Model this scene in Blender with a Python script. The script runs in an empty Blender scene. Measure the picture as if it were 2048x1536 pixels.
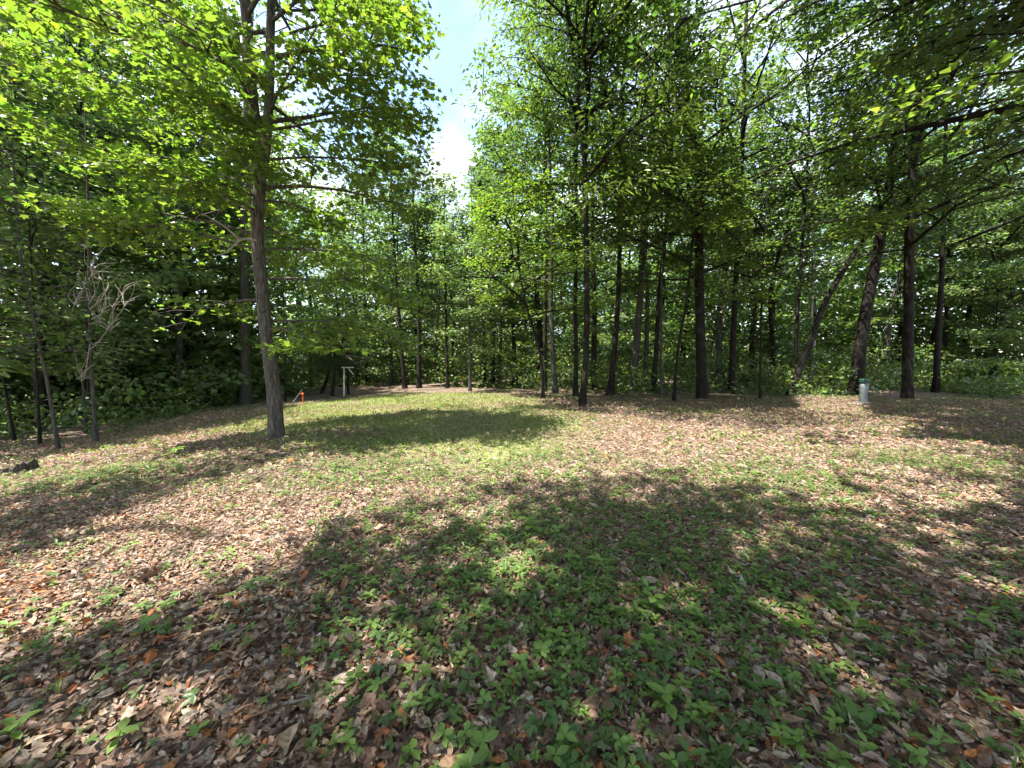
import bpy, math, random
import numpy as np

# ------------------------------------------------------------------ camera, sky, sun, exposure
scene = bpy.context.scene
COL = scene.collection
FPX, CX, CY, EYE = 772.0, 1024.0, 768.0, 1.6      # focal length and centre in photo pixels (2048 x 1536)
PITCH = math.atan(53.0 / 772.0)
cam_data = bpy.data.cameras.new('camera')
cam_data.sensor_width = 36.0
cam_data.lens = 36.0 * FPX / 2048.0
cam_data.clip_start = 0.05
cam_data.clip_end = 2000.0
cam = bpy.data.objects.new('camera', cam_data)
cam.location = (0, 0, EYE)
cam.rotation_euler = (math.pi / 2 - PITCH, 0, 0)
COL.objects.link(cam)
scene.camera = cam

SUN_AZ = np.array([-0.954, -0.300])                 # towards the sun, seen from above
SUN_EL = math.radians(70)
world = bpy.data.worlds.new('World')
scene.world = world
world.use_nodes = True
wn, wl = world.node_tree.nodes, world.node_tree.links
wn.clear()
w_out = wn.new('ShaderNodeOutputWorld')
w_bg = wn.new('ShaderNodeBackground')
w_bg.inputs['Strength'].default_value = 0.12
sky = wn.new('ShaderNodeTexSky')
sky.sky_type = 'NISHITA'
sky.sun_disc = False
sky.sun_elevation = SUN_EL
sky.sun_rotation = math.atan2(SUN_AZ[0], SUN_AZ[1])
sky.air_density = 1.2
sky.dust_density = 0.6
# broken white cloud all round, laid out on a plane overhead
tc = wn.new('ShaderNodeTexCoord')
sep = wn.new('ShaderNodeSeparateXYZ')
wl.new(tc.outputs['Generated'], sep.inputs[0])
den = wn.new('ShaderNodeMath'); den.operation = 'MAXIMUM'; den.inputs[1].default_value = 0.0
wl.new(sep.outputs['Z'], den.inputs[0])
den2 = wn.new('ShaderNodeMath'); den2.operation = 'ADD'; den2.inputs[1].default_value = 0.18
wl.new(den.outputs[0], den2.inputs[0])
dx = wn.new('ShaderNodeMath'); dx.operation = 'DIVIDE'
dy = wn.new('ShaderNodeMath'); dy.operation = 'DIVIDE'
wl.new(sep.outputs['X'], dx.inputs[0]); wl.new(den2.outputs[0], dx.inputs[1])
wl.new(sep.outputs['Y'], dy.inputs[0]); wl.new(den2.outputs[0], dy.inputs[1])
comb = wn.new('ShaderNodeCombineXYZ')
wl.new(dx.outputs[0], comb.inputs[0]); wl.new(dy.outputs[0], comb.inputs[1])
comb.inputs[2].default_value = 3.7
cn = wn.new('ShaderNodeTexNoise')
cn.inputs['Scale'].default_value = 2.1
cn.inputs['Detail'].default_value = 7.0
cn.inputs['Roughness'].default_value = 0.56
cn.inputs['Distortion'].default_value = 0.35
wl.new(comb.outputs[0], cn.inputs['Vector'])
cr = wn.new('ShaderNodeValToRGB')
cr.color_ramp.elements[0].position = 0.36
cr.color_ramp.elements[0].color = (0, 0, 0, 1)
cr.color_ramp.elements[1].position = 0.60
cr.color_ramp.elements[1].color = (1, 1, 1, 1)
wl.new(cn.outputs['Fac'], cr.inputs[0])
cmix = wn.new('ShaderNodeMixRGB')
cs = wn.new('ShaderNodeTexNoise'); cs.inputs['Scale'].default_value = 3.4; cs.inputs['Detail'].default_value = 5
wl.new(comb.outputs[0], cs.inputs['Vector'])
cc = wn.new('ShaderNodeValToRGB')
cc.color_ramp.elements[0].position = 0.35; cc.color_ramp.elements[0].color = (1.35, 1.75, 2.6, 1)
cc.color_ramp.elements[1].position = 0.62; cc.color_ramp.elements[1].color = (5.2, 5.4, 5.7, 1)
wl.new(cs.outputs['Fac'], cc.inputs[0])
wl.new(cc.outputs[0], cmix.inputs['Color2'])
wl.new(cr.outputs[0], cmix.inputs['Fac'])
wl.new(sky.outputs[0], cmix.inputs['Color1'])
wl.new(cmix.outputs[0], w_bg.inputs['Color'])
wl.new(w_bg.outputs[0], w_out.inputs['Surface'])

sun_data = bpy.data.lights.new('sun', 'SUN')
sun_data.energy = 5.0
sun_data.angle = math.radians(0.55)
sun_data.color = (1.0, 0.95, 0.86)
sun = bpy.data.objects.new('sun', sun_data)
COL.objects.link(sun)
from mathutils import Vector, Matrix
SUN_DIR = Vector((SUN_AZ[0] * math.cos(SUN_EL), SUN_AZ[1] * math.cos(SUN_EL), math.sin(SUN_EL)))
sun.rotation_euler = SUN_DIR.to_track_quat('Z', 'Y').to_euler()
sun.location = (-20, -6, 40)

vs = scene.view_settings
vs.view_transform = 'Standard'
vs.look = 'None'
vs.exposure = 2.0
vs.gamma = 1.0
vs.use_curve_mapping = False
scene.render.engine = 'CYCLES'
scene.cycles.max_bounces = 8
scene.cycles.diffuse_bounces = 4
scene.cycles.glossy_bounces = 2
scene.cycles.transmission_bounces = 4
scene.cycles.caustics_reflective = False
scene.cycles.caustics_refractive = False

rng = np.random.default_rng(11)
random.seed(5)

# ------------------------------------------------------------------ photo pixel <-> place
FWD = np.array([0, math.cos(PITCH), -math.sin(PITCH)])
UPV = np.array([0, math.sin(PITCH), math.cos(PITCH)])


def ground_z(x, y):
    x = np.asarray(x, float); y = np.asarray(y, float)
    t = -x - 3.0
    drop = 0.06 * np.log1p(np.exp(np.clip(t * 1.2, -30, 30))) / 1.2
    roll = 0.035 * np.sin(x * 0.55 + 1.3) * np.cos(y * 0.43) + 0.018 * np.sin(x * 1.7 + y * 1.1) + 0.010 * np.sin(x * 3.1 - y * 2.3)
    return -np.minimum(drop, 1.6) + roll


def ray(u, v):
    return FWD + (u - CX) / FPX * np.array([1.0, 0, 0]) + (CY - v) / FPX * UPV


def at_depth(u, v, y):
    d = ray(u, v)
    return np.array([0, 0, EYE]) + d * (y / d[1])


def on_ground(u, v):
    d = ray(u, v)
    lo, hi = 0.3, 80.0
    for _ in range(50):
        m = 0.5 * (lo + hi)
        p = d * m
        if EYE + p[2] > ground_z(p[0], p[1]):
            lo = m
        else:
            hi = m
    p = d * lo
    return np.array([p[0], p[1], float(ground_z(p[0], p[1]))])


def to_px(P):
    P = np.asarray(P, float)
    q = P - np.array([0, 0, EYE])
    f = q @ FWD
    f = np.where(f < 1e-3, 1e-3, f)
    return CX + FPX * q[..., 0] / f, CY - FPX * (q @ UPV) / f, q @ FWD


def inside(px, py, poly):
    poly = np.asarray(poly, float)
    r = np.zeros(px.shape, bool)
    n = len(poly)
    j = n - 1
    for i in range(n):
        xi, yi = poly[i]; xj, yj = poly[j]
        if yi != yj:
            c = ((yi > py) != (yj > py)) & (px < (xj - xi) * (py - yi) / (yj - yi) + xi)
            r ^= c
        j = i
    return r


# sunlit openings on the clearing floor: the canopy has gaps over these
LIT_PX = [
    [(-90, 1110), (-90, 1330), (0, 1340), (126, 1285), (303, 1240), (429, 1185), (530, 1130), (631, 1098), (707, 1043), (808, 1005), (909, 957), (1024, 953), (1122, 918),
     (1268, 898), (1366, 882), (1480, 890), (1540, 874), (1513, 858), (1391, 850), (1268, 833), (1146, 823), (1073, 818), (1010, 835), (990, 850), (934, 870), (858, 893), (757, 904),
     (656, 913), (581, 913), (480, 947), (379, 977), (252, 1017), (151, 1063), (0, 1090)],
    [(450, 850), (560, 822), (640, 805), (800, 800), (840, 787), (1000, 788), (1085, 805), (1073, 820), (1000, 830), (959, 822), (757, 825), (656, 836), (581, 854), (530, 862), (430, 878),
     (330, 895), (230, 912), (100, 932), (50, 925), (130, 905), (230, 890), (330, 868)],
    [(1640, 850), (1760, 838), (1850, 848), (1800, 866), (1660, 866)],
    [(780, 773), (1000, 777), (900, 787), (700, 781)],
    [(1587, 1245), (1640, 1238), (1700, 1300), (1680, 1330), (1620, 1300)],
    [(1020, 1125), (1080, 1120), (1080, 1155), (1030, 1155)],
    [(290, 1405), (420, 1390), (400, 1435), (300, 1450)],
    [(1500, 1088), (1580, 1084), (1580, 1108), (1505, 1112)],
    [(750, 1320), (830, 1320), (830, 1365), (760, 1365)],
    [(1930, 1450), (2060, 1410), (2060, 1540), (1990, 1540)],
    [(1620, 797), (1690, 800), (1690, 815), (1640, 812)],
    [(1595, 940), (1650, 938), (1650, 962), (1600, 962)],
    [(1326, 1206), (1395, 1206), (1390, 1244), (1330, 1240)],
    [(1860, 990), (1960, 985), (1960, 1005), (1870, 1010)],
]
LIT = [np.array([on_ground(*p)[:2] for p in poly]) for poly in LIT_PX]
LIT = LIT[:4] + [q.mean(0) + (q - q.mean(0)) * 2.5 for q in LIT[4:]]      # a gap must be wider than the spot it lets through
COT = 1.0 / math.tan(SUN_EL)


def wave(x, y, s, p):
    return (np.sin(x * s + p) + np.sin(y * s * 1.13 + p * 2.1) + np.sin((x + y) * s * 0.71 + p * 3.3) + np.sin((x - 1.7 * y) * s * 0.53 + p)) / 4


def sun_gap(P, soft=0.10, flecks=True):
    """True for the points whose shadow would fall inside a sunlit opening (or, by chance, a fleck)."""
    h = P[:, 2] - ground_z(P[:, 0], P[:, 1])
    gx = P[:, 0] - SUN_AZ[0] * COT * h + rng.normal(0, soft, len(P))
    gy = P[:, 1] - SUN_AZ[1] * COT * h + rng.normal(0, soft, len(P))
    out = np.zeros(len(P), bool)
    for poly in LIT:
        out |= inside(gx, gy, poly)
    if flecks:
        out |= (wave(gx, gy, 3.6, 1.7) > .48) & (rng.random(len(P)) < .85)
        out |= (wave(gx, gy, 0.8, 2.2) > np.where(gx < -5, -.12, .04)) & in_woods(gx, gy) & (rng.random(len(P)) < .92)
    return out


EDGE = np.array([(-900, 1040), (-300, 930), (0, 884), (100, 884), (200, 870), (300, 850), (420, 818), (480, 808), (560, 797), (640, 780), (760, 772), (900, 776),
                 (1100, 784), (1300, 789), (1500, 793), (1700, 790), (1900, 790), (2048, 797), (2400, 820), (3000, 860)], float)


def in_woods(x, y):
    """True where the forest floor starts, beyond the mown clearing."""
    P = np.stack([x, y, ground_z(x, y)], -1)
    u, v, f = to_px(P)
    return (f > 0.5) & (v < np.interp(u, EDGE[:, 0], EDGE[:, 1]) + 5 * wave(x, y, 1.3, .4) + 2.5 * wave(x, y, 4.7, 1.4))


# ------------------------------------------------------------------ helpers
def link(o, parent=None):
    COL.objects.link(o)
    if parent is not None:
        o.parent = parent
    return o


def tag(o, label=None, cat=None, group=None, kind=None):
    if label: o['label'] = label
    if cat: o['category'] = cat
    if group: o['group'] = group
    if kind: o['kind'] = kind
    return o


def empty(name, loc):
    o = bpy.data.objects.new(name, None)
    o.empty_display_size = 0.2
    o.location = tuple(float(c) for c in loc)
    return link(o)


def mesh(name, V, F, mat, cols=None, smooth=False):
    """V: n x 3, F: m x k array (one face size), cols: m x 3 colours of single faces."""
    me = bpy.data.meshes.new(name)
    V = np.ascontiguousarray(V, dtype=np.float32)
    F = np.ascontiguousarray(F, dtype=np.int32)
    m, k = F.shape
    me.vertices.add(len(V)); me.vertices.foreach_set('co', V.ravel())
    me.loops.add(m * k); me.loops.foreach_set('vertex_index', F.ravel())
    me.polygons.add(m)
    me.polygons.foreach_set('loop_start', np.arange(0, m * k, k, dtype=np.int32))
    me.polygons.foreach_set('use_smooth', np.full(m, smooth))
    if cols is not None:
        a = me.attributes.new('tint', 'FLOAT_COLOR', 'FACE')
        c = np.ones((m, 4), np.float32); c[:, :3] = cols
        a.data.foreach_set('color', c.ravel())
    me.materials.append(mat)
    me.update(calc_edges=True)
    return me


def obj(name, me, parent=None, loc=None):
    o = bpy.data.objects.new(name, me)
    if loc is not None:
        o.location = tuple(float(c) for c in loc)
    return link(o, parent)


class Geo:
    def __init__(self):
        self.V, self.F, self.n = [], [], 0

    def add(self, V, F):
        self.V.append(np.asarray(V, float)); self.F.append(np.asarray(F, int) + self.n); self.n += len(V)

    def mesh(self, name, mat, smooth=True, origin=(0, 0, 0)):
        return mesh(name, np.concatenate(self.V) - np.asarray(origin), np.concatenate(self.F), mat, None, smooth)


def tube(P, R, sides=8, rough=0.0, cap=True):
    """A tapering tube along P with radii R; quads only (a cap is a pinched ring)."""
    P = np.asarray(P, float); R = np.asarray(R, float)
    if cap:
        P = np.vstack([P, P[-1] + (P[-1] - P[-2]) * 0.001]); R = np.append(R, R[-1] * 0.02)
    n = len(P)
    T = np.gradient(P, axis=0)
    T /= np.linalg.norm(T, axis=1)[:, None] + 1e-9
    ref = np.array([1.0, 0, 0]) if abs(T[0][0]) < 0.8 else np.array([0, 1.0, 0])
    A = np.cross(T, ref); A /= np.linalg.norm(A, axis=1)[:, None] + 1e-9
    B = np.cross(T, A)
    ang = np.linspace(0, 2 * math.pi, sides, endpoint=False)
    rr = np.repeat(R[:, None], sides, 1)
    if rough:
        rr = rr * (1 + rough * rng.normal(0, 1, rr.shape))
    V = P[:, None, :] + rr[:, :, None] * (np.cos(ang)[None, :, None] * A[:, None, :] + np.sin(ang)[None, :, None] * B[:, None, :])
    i = np.arange(n - 1)[:, None] * sides
    j = np.arange(sides)[None, :]
    F = np.stack([i + j, i + (j + 1) % sides, i + sides + (j + 1) % sides, i + sides + j], -1).reshape(-1, 4)
    return V.reshape(-1, 3), F


def spline(pts, n):
    """Catmull-Rom through pts, n samples."""
    pts = np.asarray(pts, float)
    if len(pts) == 2:
        t = np.linspace(0, 1, n)[:, None]
        return pts[0] * (1 - t) + pts[1] * t
    E = np.vstack([2 * pts[0] - pts[1], pts, 2 * pts[-1] - pts[-2]])
    L = np.concatenate([[0], np.cumsum(np.linalg.norm(np.diff(pts, axis=0), axis=1))])
    s = np.linspace(0, L[-1], n)
    k = np.clip(np.searchsorted(L, s, side='right') - 1, 0, len(pts) - 2)
    t = ((s - L[k]) / (L[k + 1] - L[k]))[:, None]
    p0, p1, p2, p3 = E[k], E[k + 1], E[k + 2], E[k + 3]
    return 0.5 * (2 * p1 + (p2 - p0) * t + (2 * p0 - 5 * p1 + 4 * p2 - p3) * t * t + (3 * p1 - p0 - 3 * p2 + p3) * t ** 3)


# ------------------------------------------------------------------ materials
def new_mat(name):
    m = bpy.data.materials.new(name)
    m.use_nodes = True
    n, l = m.node_tree.nodes, m.node_tree.links
    n.clear()
    out = n.new('ShaderNodeOutputMaterial')
    return m, n, l, out


def leaf_material(name, trans=0.52, rough=0.36, spec=0.55, tmul=(1.55, 1.66, 0.72)):
    m, n, l, out = new_mat(name)
    at = n.new('ShaderNodeAttribute'); at.attribute_name = 'tint'
    geo = n.new('ShaderNodeNewGeometry')
    pb = n.new('ShaderNodeBsdfPrincipled')
    pb.inputs['Roughness'].default_value = rough
    pb.inputs['Specular IOR Level'].default_value = spec
    under = n.new('ShaderNodeMixRGB'); under.blend_type = 'MIX'      # the underside of a leaf is paler
    under.inputs['Fac'].default_value = 0.0
    l.new(at.outputs['Color'], under.inputs['Color1'])
    pale = n.new('ShaderNodeMixRGB'); pale.blend_type = 'MIX'
    pale.inputs['Fac'].default_value = 0.35
    pale.inputs['Color2'].default_value = (0.16, 0.21, 0.11, 1)
    l.new(at.outputs['Color'], pale.inputs['Color1'])
    l.new(pale.outputs[0], under.inputs['Color2'])
    l.new(geo.outputs['Backfacing'], under.inputs['Fac'])
    l.new(under.outputs[0], pb.inputs['Base Color'])
    if name == 'leaf_litter':                                          # blotches and decay on dead leaves
        tcn = n.new('ShaderNodeTexCoord')
        nz = n.new('ShaderNodeTexNoise'); nz.inputs['Scale'].default_value = 55; nz.inputs['Detail'].default_value = 5
        l.new(geo.outputs['Position'], nz.inputs['Vector'])
        nr = n.new('ShaderNodeValToRGB')
        nr.color_ramp.elements[0].position = 0.34; nr.color_ramp.elements[0].color = (0.50, 0.44, 0.40, 1)
        nr.color_ramp.elements[1].position = 0.66; nr.color_ramp.elements[1].color = (1.12, 1.1, 1.06, 1)
        l.new(nz.outputs['Fac'], nr.inputs[0])
        mb = n.new('ShaderNodeMixRGB'); mb.blend_type = 'MULTIPLY'; mb.inputs['Fac'].default_value = 1
        l.new(at.outputs['Color'], mb.inputs['Color1']); l.new(nr.outputs[0], mb.inputs['Color2'])
        l.new(mb.outputs[0], pb.inputs['Base Color'])
    tr = n.new('ShaderNodeBsdfTranslucent')
    mul = n.new('ShaderNodeMixRGB'); mul.blend_type = 'MULTIPLY'; mul.inputs['Fac'].default_value = 1
    mul.inputs['Color2'].default_value = (*tmul, 1)
    l.new(at.outputs['Color'], mul.inputs['Color1'])
    l.new(mul.outputs[0], tr.inputs['Color'])
    mx = n.new('ShaderNodeMixShader'); mx.inputs['Fac'].default_value = trans
    l.new(pb.outputs[0], mx.inputs[1]); l.new(tr.outputs[0], mx.inputs[2])
    l.new(mx.outputs[0], out.inputs['Surface'])
    return m


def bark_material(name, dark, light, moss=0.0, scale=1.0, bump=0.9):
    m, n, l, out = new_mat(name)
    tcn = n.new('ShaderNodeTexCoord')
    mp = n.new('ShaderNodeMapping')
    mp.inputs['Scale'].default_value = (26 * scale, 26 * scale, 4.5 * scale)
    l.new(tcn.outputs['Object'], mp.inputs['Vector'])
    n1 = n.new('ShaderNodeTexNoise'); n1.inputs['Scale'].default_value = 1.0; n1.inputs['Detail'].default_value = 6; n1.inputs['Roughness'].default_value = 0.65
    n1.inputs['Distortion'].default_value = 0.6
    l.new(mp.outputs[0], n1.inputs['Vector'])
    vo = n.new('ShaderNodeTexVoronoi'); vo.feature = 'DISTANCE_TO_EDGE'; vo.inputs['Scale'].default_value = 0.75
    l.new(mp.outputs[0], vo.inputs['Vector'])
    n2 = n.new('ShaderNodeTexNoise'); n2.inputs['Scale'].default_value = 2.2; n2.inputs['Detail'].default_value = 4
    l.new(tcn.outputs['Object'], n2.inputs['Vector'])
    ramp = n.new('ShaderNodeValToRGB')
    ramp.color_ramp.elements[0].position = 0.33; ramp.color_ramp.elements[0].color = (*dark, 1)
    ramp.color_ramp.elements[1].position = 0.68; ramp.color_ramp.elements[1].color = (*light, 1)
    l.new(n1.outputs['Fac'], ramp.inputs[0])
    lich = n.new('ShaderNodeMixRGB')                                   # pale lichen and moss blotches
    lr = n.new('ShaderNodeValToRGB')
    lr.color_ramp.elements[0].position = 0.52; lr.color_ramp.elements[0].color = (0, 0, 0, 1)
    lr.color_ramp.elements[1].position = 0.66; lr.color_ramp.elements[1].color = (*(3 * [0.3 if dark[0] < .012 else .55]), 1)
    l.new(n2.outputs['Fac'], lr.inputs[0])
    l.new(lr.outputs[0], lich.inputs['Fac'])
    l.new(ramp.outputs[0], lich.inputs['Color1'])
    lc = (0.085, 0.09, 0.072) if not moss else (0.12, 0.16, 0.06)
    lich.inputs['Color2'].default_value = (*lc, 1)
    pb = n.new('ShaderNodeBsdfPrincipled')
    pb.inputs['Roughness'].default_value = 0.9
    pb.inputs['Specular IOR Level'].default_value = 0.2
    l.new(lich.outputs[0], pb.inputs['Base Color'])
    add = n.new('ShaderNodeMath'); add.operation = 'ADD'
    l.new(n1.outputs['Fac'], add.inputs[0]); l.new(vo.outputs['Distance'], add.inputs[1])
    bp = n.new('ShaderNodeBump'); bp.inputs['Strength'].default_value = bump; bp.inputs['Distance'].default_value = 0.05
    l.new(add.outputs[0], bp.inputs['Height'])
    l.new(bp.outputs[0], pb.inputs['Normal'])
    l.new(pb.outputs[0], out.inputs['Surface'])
    return m


def plain(name, col, rough=0.6, metal=0.0, noise=0.0, scale=8.0, spec=0.4, bump=0.0):
    m, n, l, out = new_mat(name)
    pb = n.new('ShaderNodeBsdfPrincipled')
    pb.inputs['Roughness'].default_value = rough
    pb.inputs['Metallic'].default_value = metal
    pb.inputs['Specular IOR Level'].default_value = spec
    tcn = n.new('ShaderNodeTexCoord')
    nz = n.new('ShaderNodeTexNoise'); nz.inputs['Scale'].default_value = scale; nz.inputs['Detail'].default_value = 6
    l.new(tcn.outputs['Object'], nz.inputs['Vector'])
    rp = n.new('ShaderNodeValToRGB')
    rp.color_ramp.elements[0].position = 0.3; rp.color_ramp.elements[0].color = (*[c * (1 - noise) for c in col], 1)
    rp.color_ramp.elements[1].position = 0.7; rp.color_ramp.elements[1].color = (*[min(1, c * (1 + noise)) for c in col], 1)
    l.new(nz.outputs['Fac'], rp.inputs[0])
    l.new(rp.outputs[0], pb.inputs['Base Color'])
    if bump:
        bp = n.new('ShaderNodeBump'); bp.inputs['Strength'].default_value = bump; bp.inputs['Distance'].default_value = 0.02
        l.new(nz.outputs['Fac'], bp.inputs['Height']); l.new(bp.outputs[0], pb.inputs['Normal'])
    l.new(pb.outputs[0], out.inputs['Surface'])
    return m


M_LEAF = leaf_material('leaf_green')
M_LITTER = leaf_material('leaf_litter', trans=0.12, rough=0.6, spec=0.3, tmul=(1.1, 0.9, 0.6))
M_PLANT = leaf_material('plant_green', trans=0.38, rough=0.45, spec=0.4, tmul=(1.35, 1.4, 0.5))
M_NEEDLE = leaf_material('pine_needles', trans=0.15, rough=0.5, spec=0.3)
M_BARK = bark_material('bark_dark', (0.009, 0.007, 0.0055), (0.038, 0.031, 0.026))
M_BARK_MAPLE = bark_material('bark_maple', (0.028, 0.022, 0.018), (0.20, 0.175, 0.15), scale=0.9)
M_BARK_GREY = bark_material('bark_grey', (0.03, 0.028, 0.025), (0.13, 0.122, 0.11))
M_BARK_PALE = bark_material('bark_pale', (0.22, 0.20, 0.17), (0.50, 0.46, 0.40), bump=0.5)
M_DEAD = plain('dead_wood', (0.30, 0.275, 0.245), 0.85, noise=0.35, scale=25, spec=0.2)
M_STICK = plain('stick_wood', (0.20, 0.165, 0.13), 0.9, noise=0.5, scale=30, spec=0.2)

# ------------------------------------------------------------------ leaf shapes
def shape(v, f):
    return np.array(v, float), np.array(f, int)


S_OVAL = shape([(0, 0, 0), (-.27, .36, .07), (0, .42, 0), (.27, .36, .07), (-.17, .75, .04), (.17, .75, .04), (0, 1, -.08)],
               [(0, 2, 1), (0, 3, 2), (1, 2, 4), (2, 3, 5), (2, 5, 6), (2, 6, 4)])
S_RHOMB = shape([(0, 0, 0), (-.36, .5, .09), (0, 1, -.05), (.36, .5, .09)], [(0, 3, 2), (0, 2, 1)])
S_NARROW = shape([(0, 0, 0), (-.17, .45, .05), (0, 1, -.12), (.17, .45, .05)], [(0, 3, 2), (0, 2, 1)])
S_NEEDLE = shape([(-.02, 0, 0), (.02, 0, 0), (0, 1, -.05)], [(0, 1, 2)])
_mp = [(0, 0), (.50, .12), (.36, .34), (.60, .64), (.20, .62), (0, 1.0), (-.20, .62), (-.60, .64), (-.36, .34), (-.50, .12)]
S_MAPLE = shape([(0, .36, -.03)] + [(x, y, .10 * abs(x) - .10 * max(0, y - .5)) for x, y in _mp],
                [(0, 1 + i, 1 + (i + 1) % len(_mp)) for i in range(len(_mp))])
_oak = [(0, .03), (.22, .30), (.38, .13), (.62, .30), (.80, .12), (1, .02)]


def litter_shape(curl, bend, prof):
    V, F = [], []
    for i, (t, w) in enumerate(prof):
        z = bend * (t - .5) ** 2 * 4 - bend * .3
        V += [(-w, t - .5, z + curl * (w / .3) ** 2), (0, t - .5, z), (w, t - .5, z + curl * (w / .3) ** 2 * .8)]
    for i in range(len(prof) - 1):
        a = 3 * i
        for s in (0, 1):
            F += [(a + s, a + s + 1, a + s + 4), (a + s, a + s + 4, a + s + 3)]
    return shape(V, F)


_ov = [(0, .02), (.30, .20), (.70, .18), (1, .01)]
_ov2 = [(0, .02), (.30, .26), (.65, .24), (1, .02)]
S_LITTER = [litter_shape(.20, .16, _ov), litter_shape(-.18, -.14, _ov2), litter_shape(.30, -.16, _ov), litter_shape(.14, .26, _oak), litter_shape(-.16, .20, _oak), litter_shape(.24, .05, _ov2)]
S_LITTER_FAR = [shape([(0, -.5, .05), (-.22, 0, .16), (0, .5, -.04), (.22, 0, .14)], [(0, 3, 2), (0, 2, 1)])]


def frames(N, axis, spread=0.5, normal=None):
    """Leaf frames: y along the leaf, z its upper side."""
    y = axis / (np.linalg.norm(axis, axis=1)[:, None] + 1e-9)
    if normal is None:
        normal = np.tile([0, 0, 1.0], (N, 1)) + rng.normal(0, spread, (N, 3))
    x = np.cross(y, normal); x /= np.linalg.norm(x, axis=1)[:, None] + 1e-9
    z = np.cross(x, y)
    return np.stack([x, y, z], -1)           # columns


def scatter(P, R, S, shp, cols):
    """Copies of one leaf shape -> vertices, triangles, face colours."""
    V0, F0 = shp
    N = len(P)
    V = P[:, None, :] + S[:, None, None] * np.einsum('nij,kj->nki', R, V0)
    F = F0[None] + (np.arange(N) * len(V0))[:, None, None]
    return V.reshape(-1, 3), F.reshape(-1, 3), np.repeat(cols, len(F0), 0)


PAL = {   # leaf base colours
    'yellow': (0.122, 0.188, 0.034),
    'mid': (0.090, 0.142, 0.042),
    'deep': (0.058, 0.100, 0.032),
    'blue': (0.085, 0.142, 0.064),
    'pale': (0.130, 0.185, 0.085),
    'pine': (0.040, 0.070, 0.024),
}


def leaf_cols(N, pal, var=0.22):
    c = np.array(PAL[pal])[None] * np.exp(rng.normal(0, var, (N, 1)))
    c = c * (1 + rng.normal(0, 0.07, (N, 3)))
    odd = rng.random(N) < 0.02                      # a few yellowing leaves
    c[odd] = c[odd] * np.array([1.6, 1.15, 0.8])
    return np.clip(c, 0.004, 0.5)


# ------------------------------------------------------------------ trees
def branch_pts(p0, az, el, L, droop, n=5, wob=0.06):
    t = np.linspace(0, 1, n)
    d = np.array([math.cos(az), math.sin(az)])
    out = np.zeros((n, 3))
    out[:, 0] = p0[0] + d[0] * L * t * math.cos(el)
    out[:, 1] = p0[1] + d[1] * L * t * math.cos(el)
    out[:, 2] = p0[2] + L * (t * math.sin(el) - droop * t * t)
    w = rng.normal(0, wob * L, (n, 3)) * t[:, None] * 0.7
    return out + w


def grow(stem, z0, H, R, nprim, droop=0.12, low_droop=0.0, nsec=6, bias=None, el0=0.15, el1=0.95, flat=0.06, shape_pow=0.8):
    """Limbs on a stem polyline; returns limb tubes and the twig points that carry leaves."""
    wood, twigs, prims = [], [], []
    zs = stem[:, 2]
    gz = zs[0]
    a = rng.random() * 6.28
    for i in range(nprim):
        t = (i + rng.random()) / nprim
        h = gz + z0 + (H - z0) * t * 0.97
        k = np.searchsorted(zs, h)
        k = min(max(k, 1), len(zs) - 1)
        f = np.clip((h - zs[k - 1]) / (zs[k] - zs[k - 1] + 1e-6), 0, 1)
        p0 = stem[k - 1] * (1 - f) + stem[k] * f
        a += 2.4 + rng.normal(0, 0.35)
        L = R * max(0.18, math.sin(math.pi * min(0.97, 0.27 + 0.70 * t))) ** shape_pow * rng.uniform(0.75, 1.2)
        if bias is not None:
            L *= 1 + bias[2] * math.cos(a - math.atan2(bias[1], bias[0]))
        el = el0 + (el1 - el0) * t + rng.normal(0, 0.1)
        dr = droop + low_droop * max(0, 1 - t * 3)
        pts = branch_pts(p0, a, el, L, dr)
        r0 = 0.008 + 0.011 * L
        wood.append((pts, np.linspace(r0, 0.004, len(pts)), 5))
        prims.append((pts, np.linspace(r0, 0.004, len(pts))))
        side = 1
        for s in range(nsec):
            ts = 0.28 + 0.68 * (s + rng.random() * .6) / nsec
            q = pts[0] * 0
            kk = ts * (len(pts) - 1); k0 = int(kk); ff = kk - k0
            q = pts[k0] * (1 - ff) + pts[min(k0 + 1, len(pts) - 1)] * ff
            side = -side
            L2 = L * (0.50 - 0.28 * ts) * rng.uniform(0.7, 1.3) + 0.15
            p2 = branch_pts(q, a + side * rng.uniform(0.5, 1.1), el * 0.5 + rng.normal(0, .18), L2, droop * 1.4, n=3, wob=0.04)
            wood.append((p2, np.array([r0 * .38, r0 * .22, 0.003]), 3))
            twigs.append((p2, L2, a))
        twigs.append((pts[len(pts) // 2:], L * 0.5, a))
    return wood, twigs, prims


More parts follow.
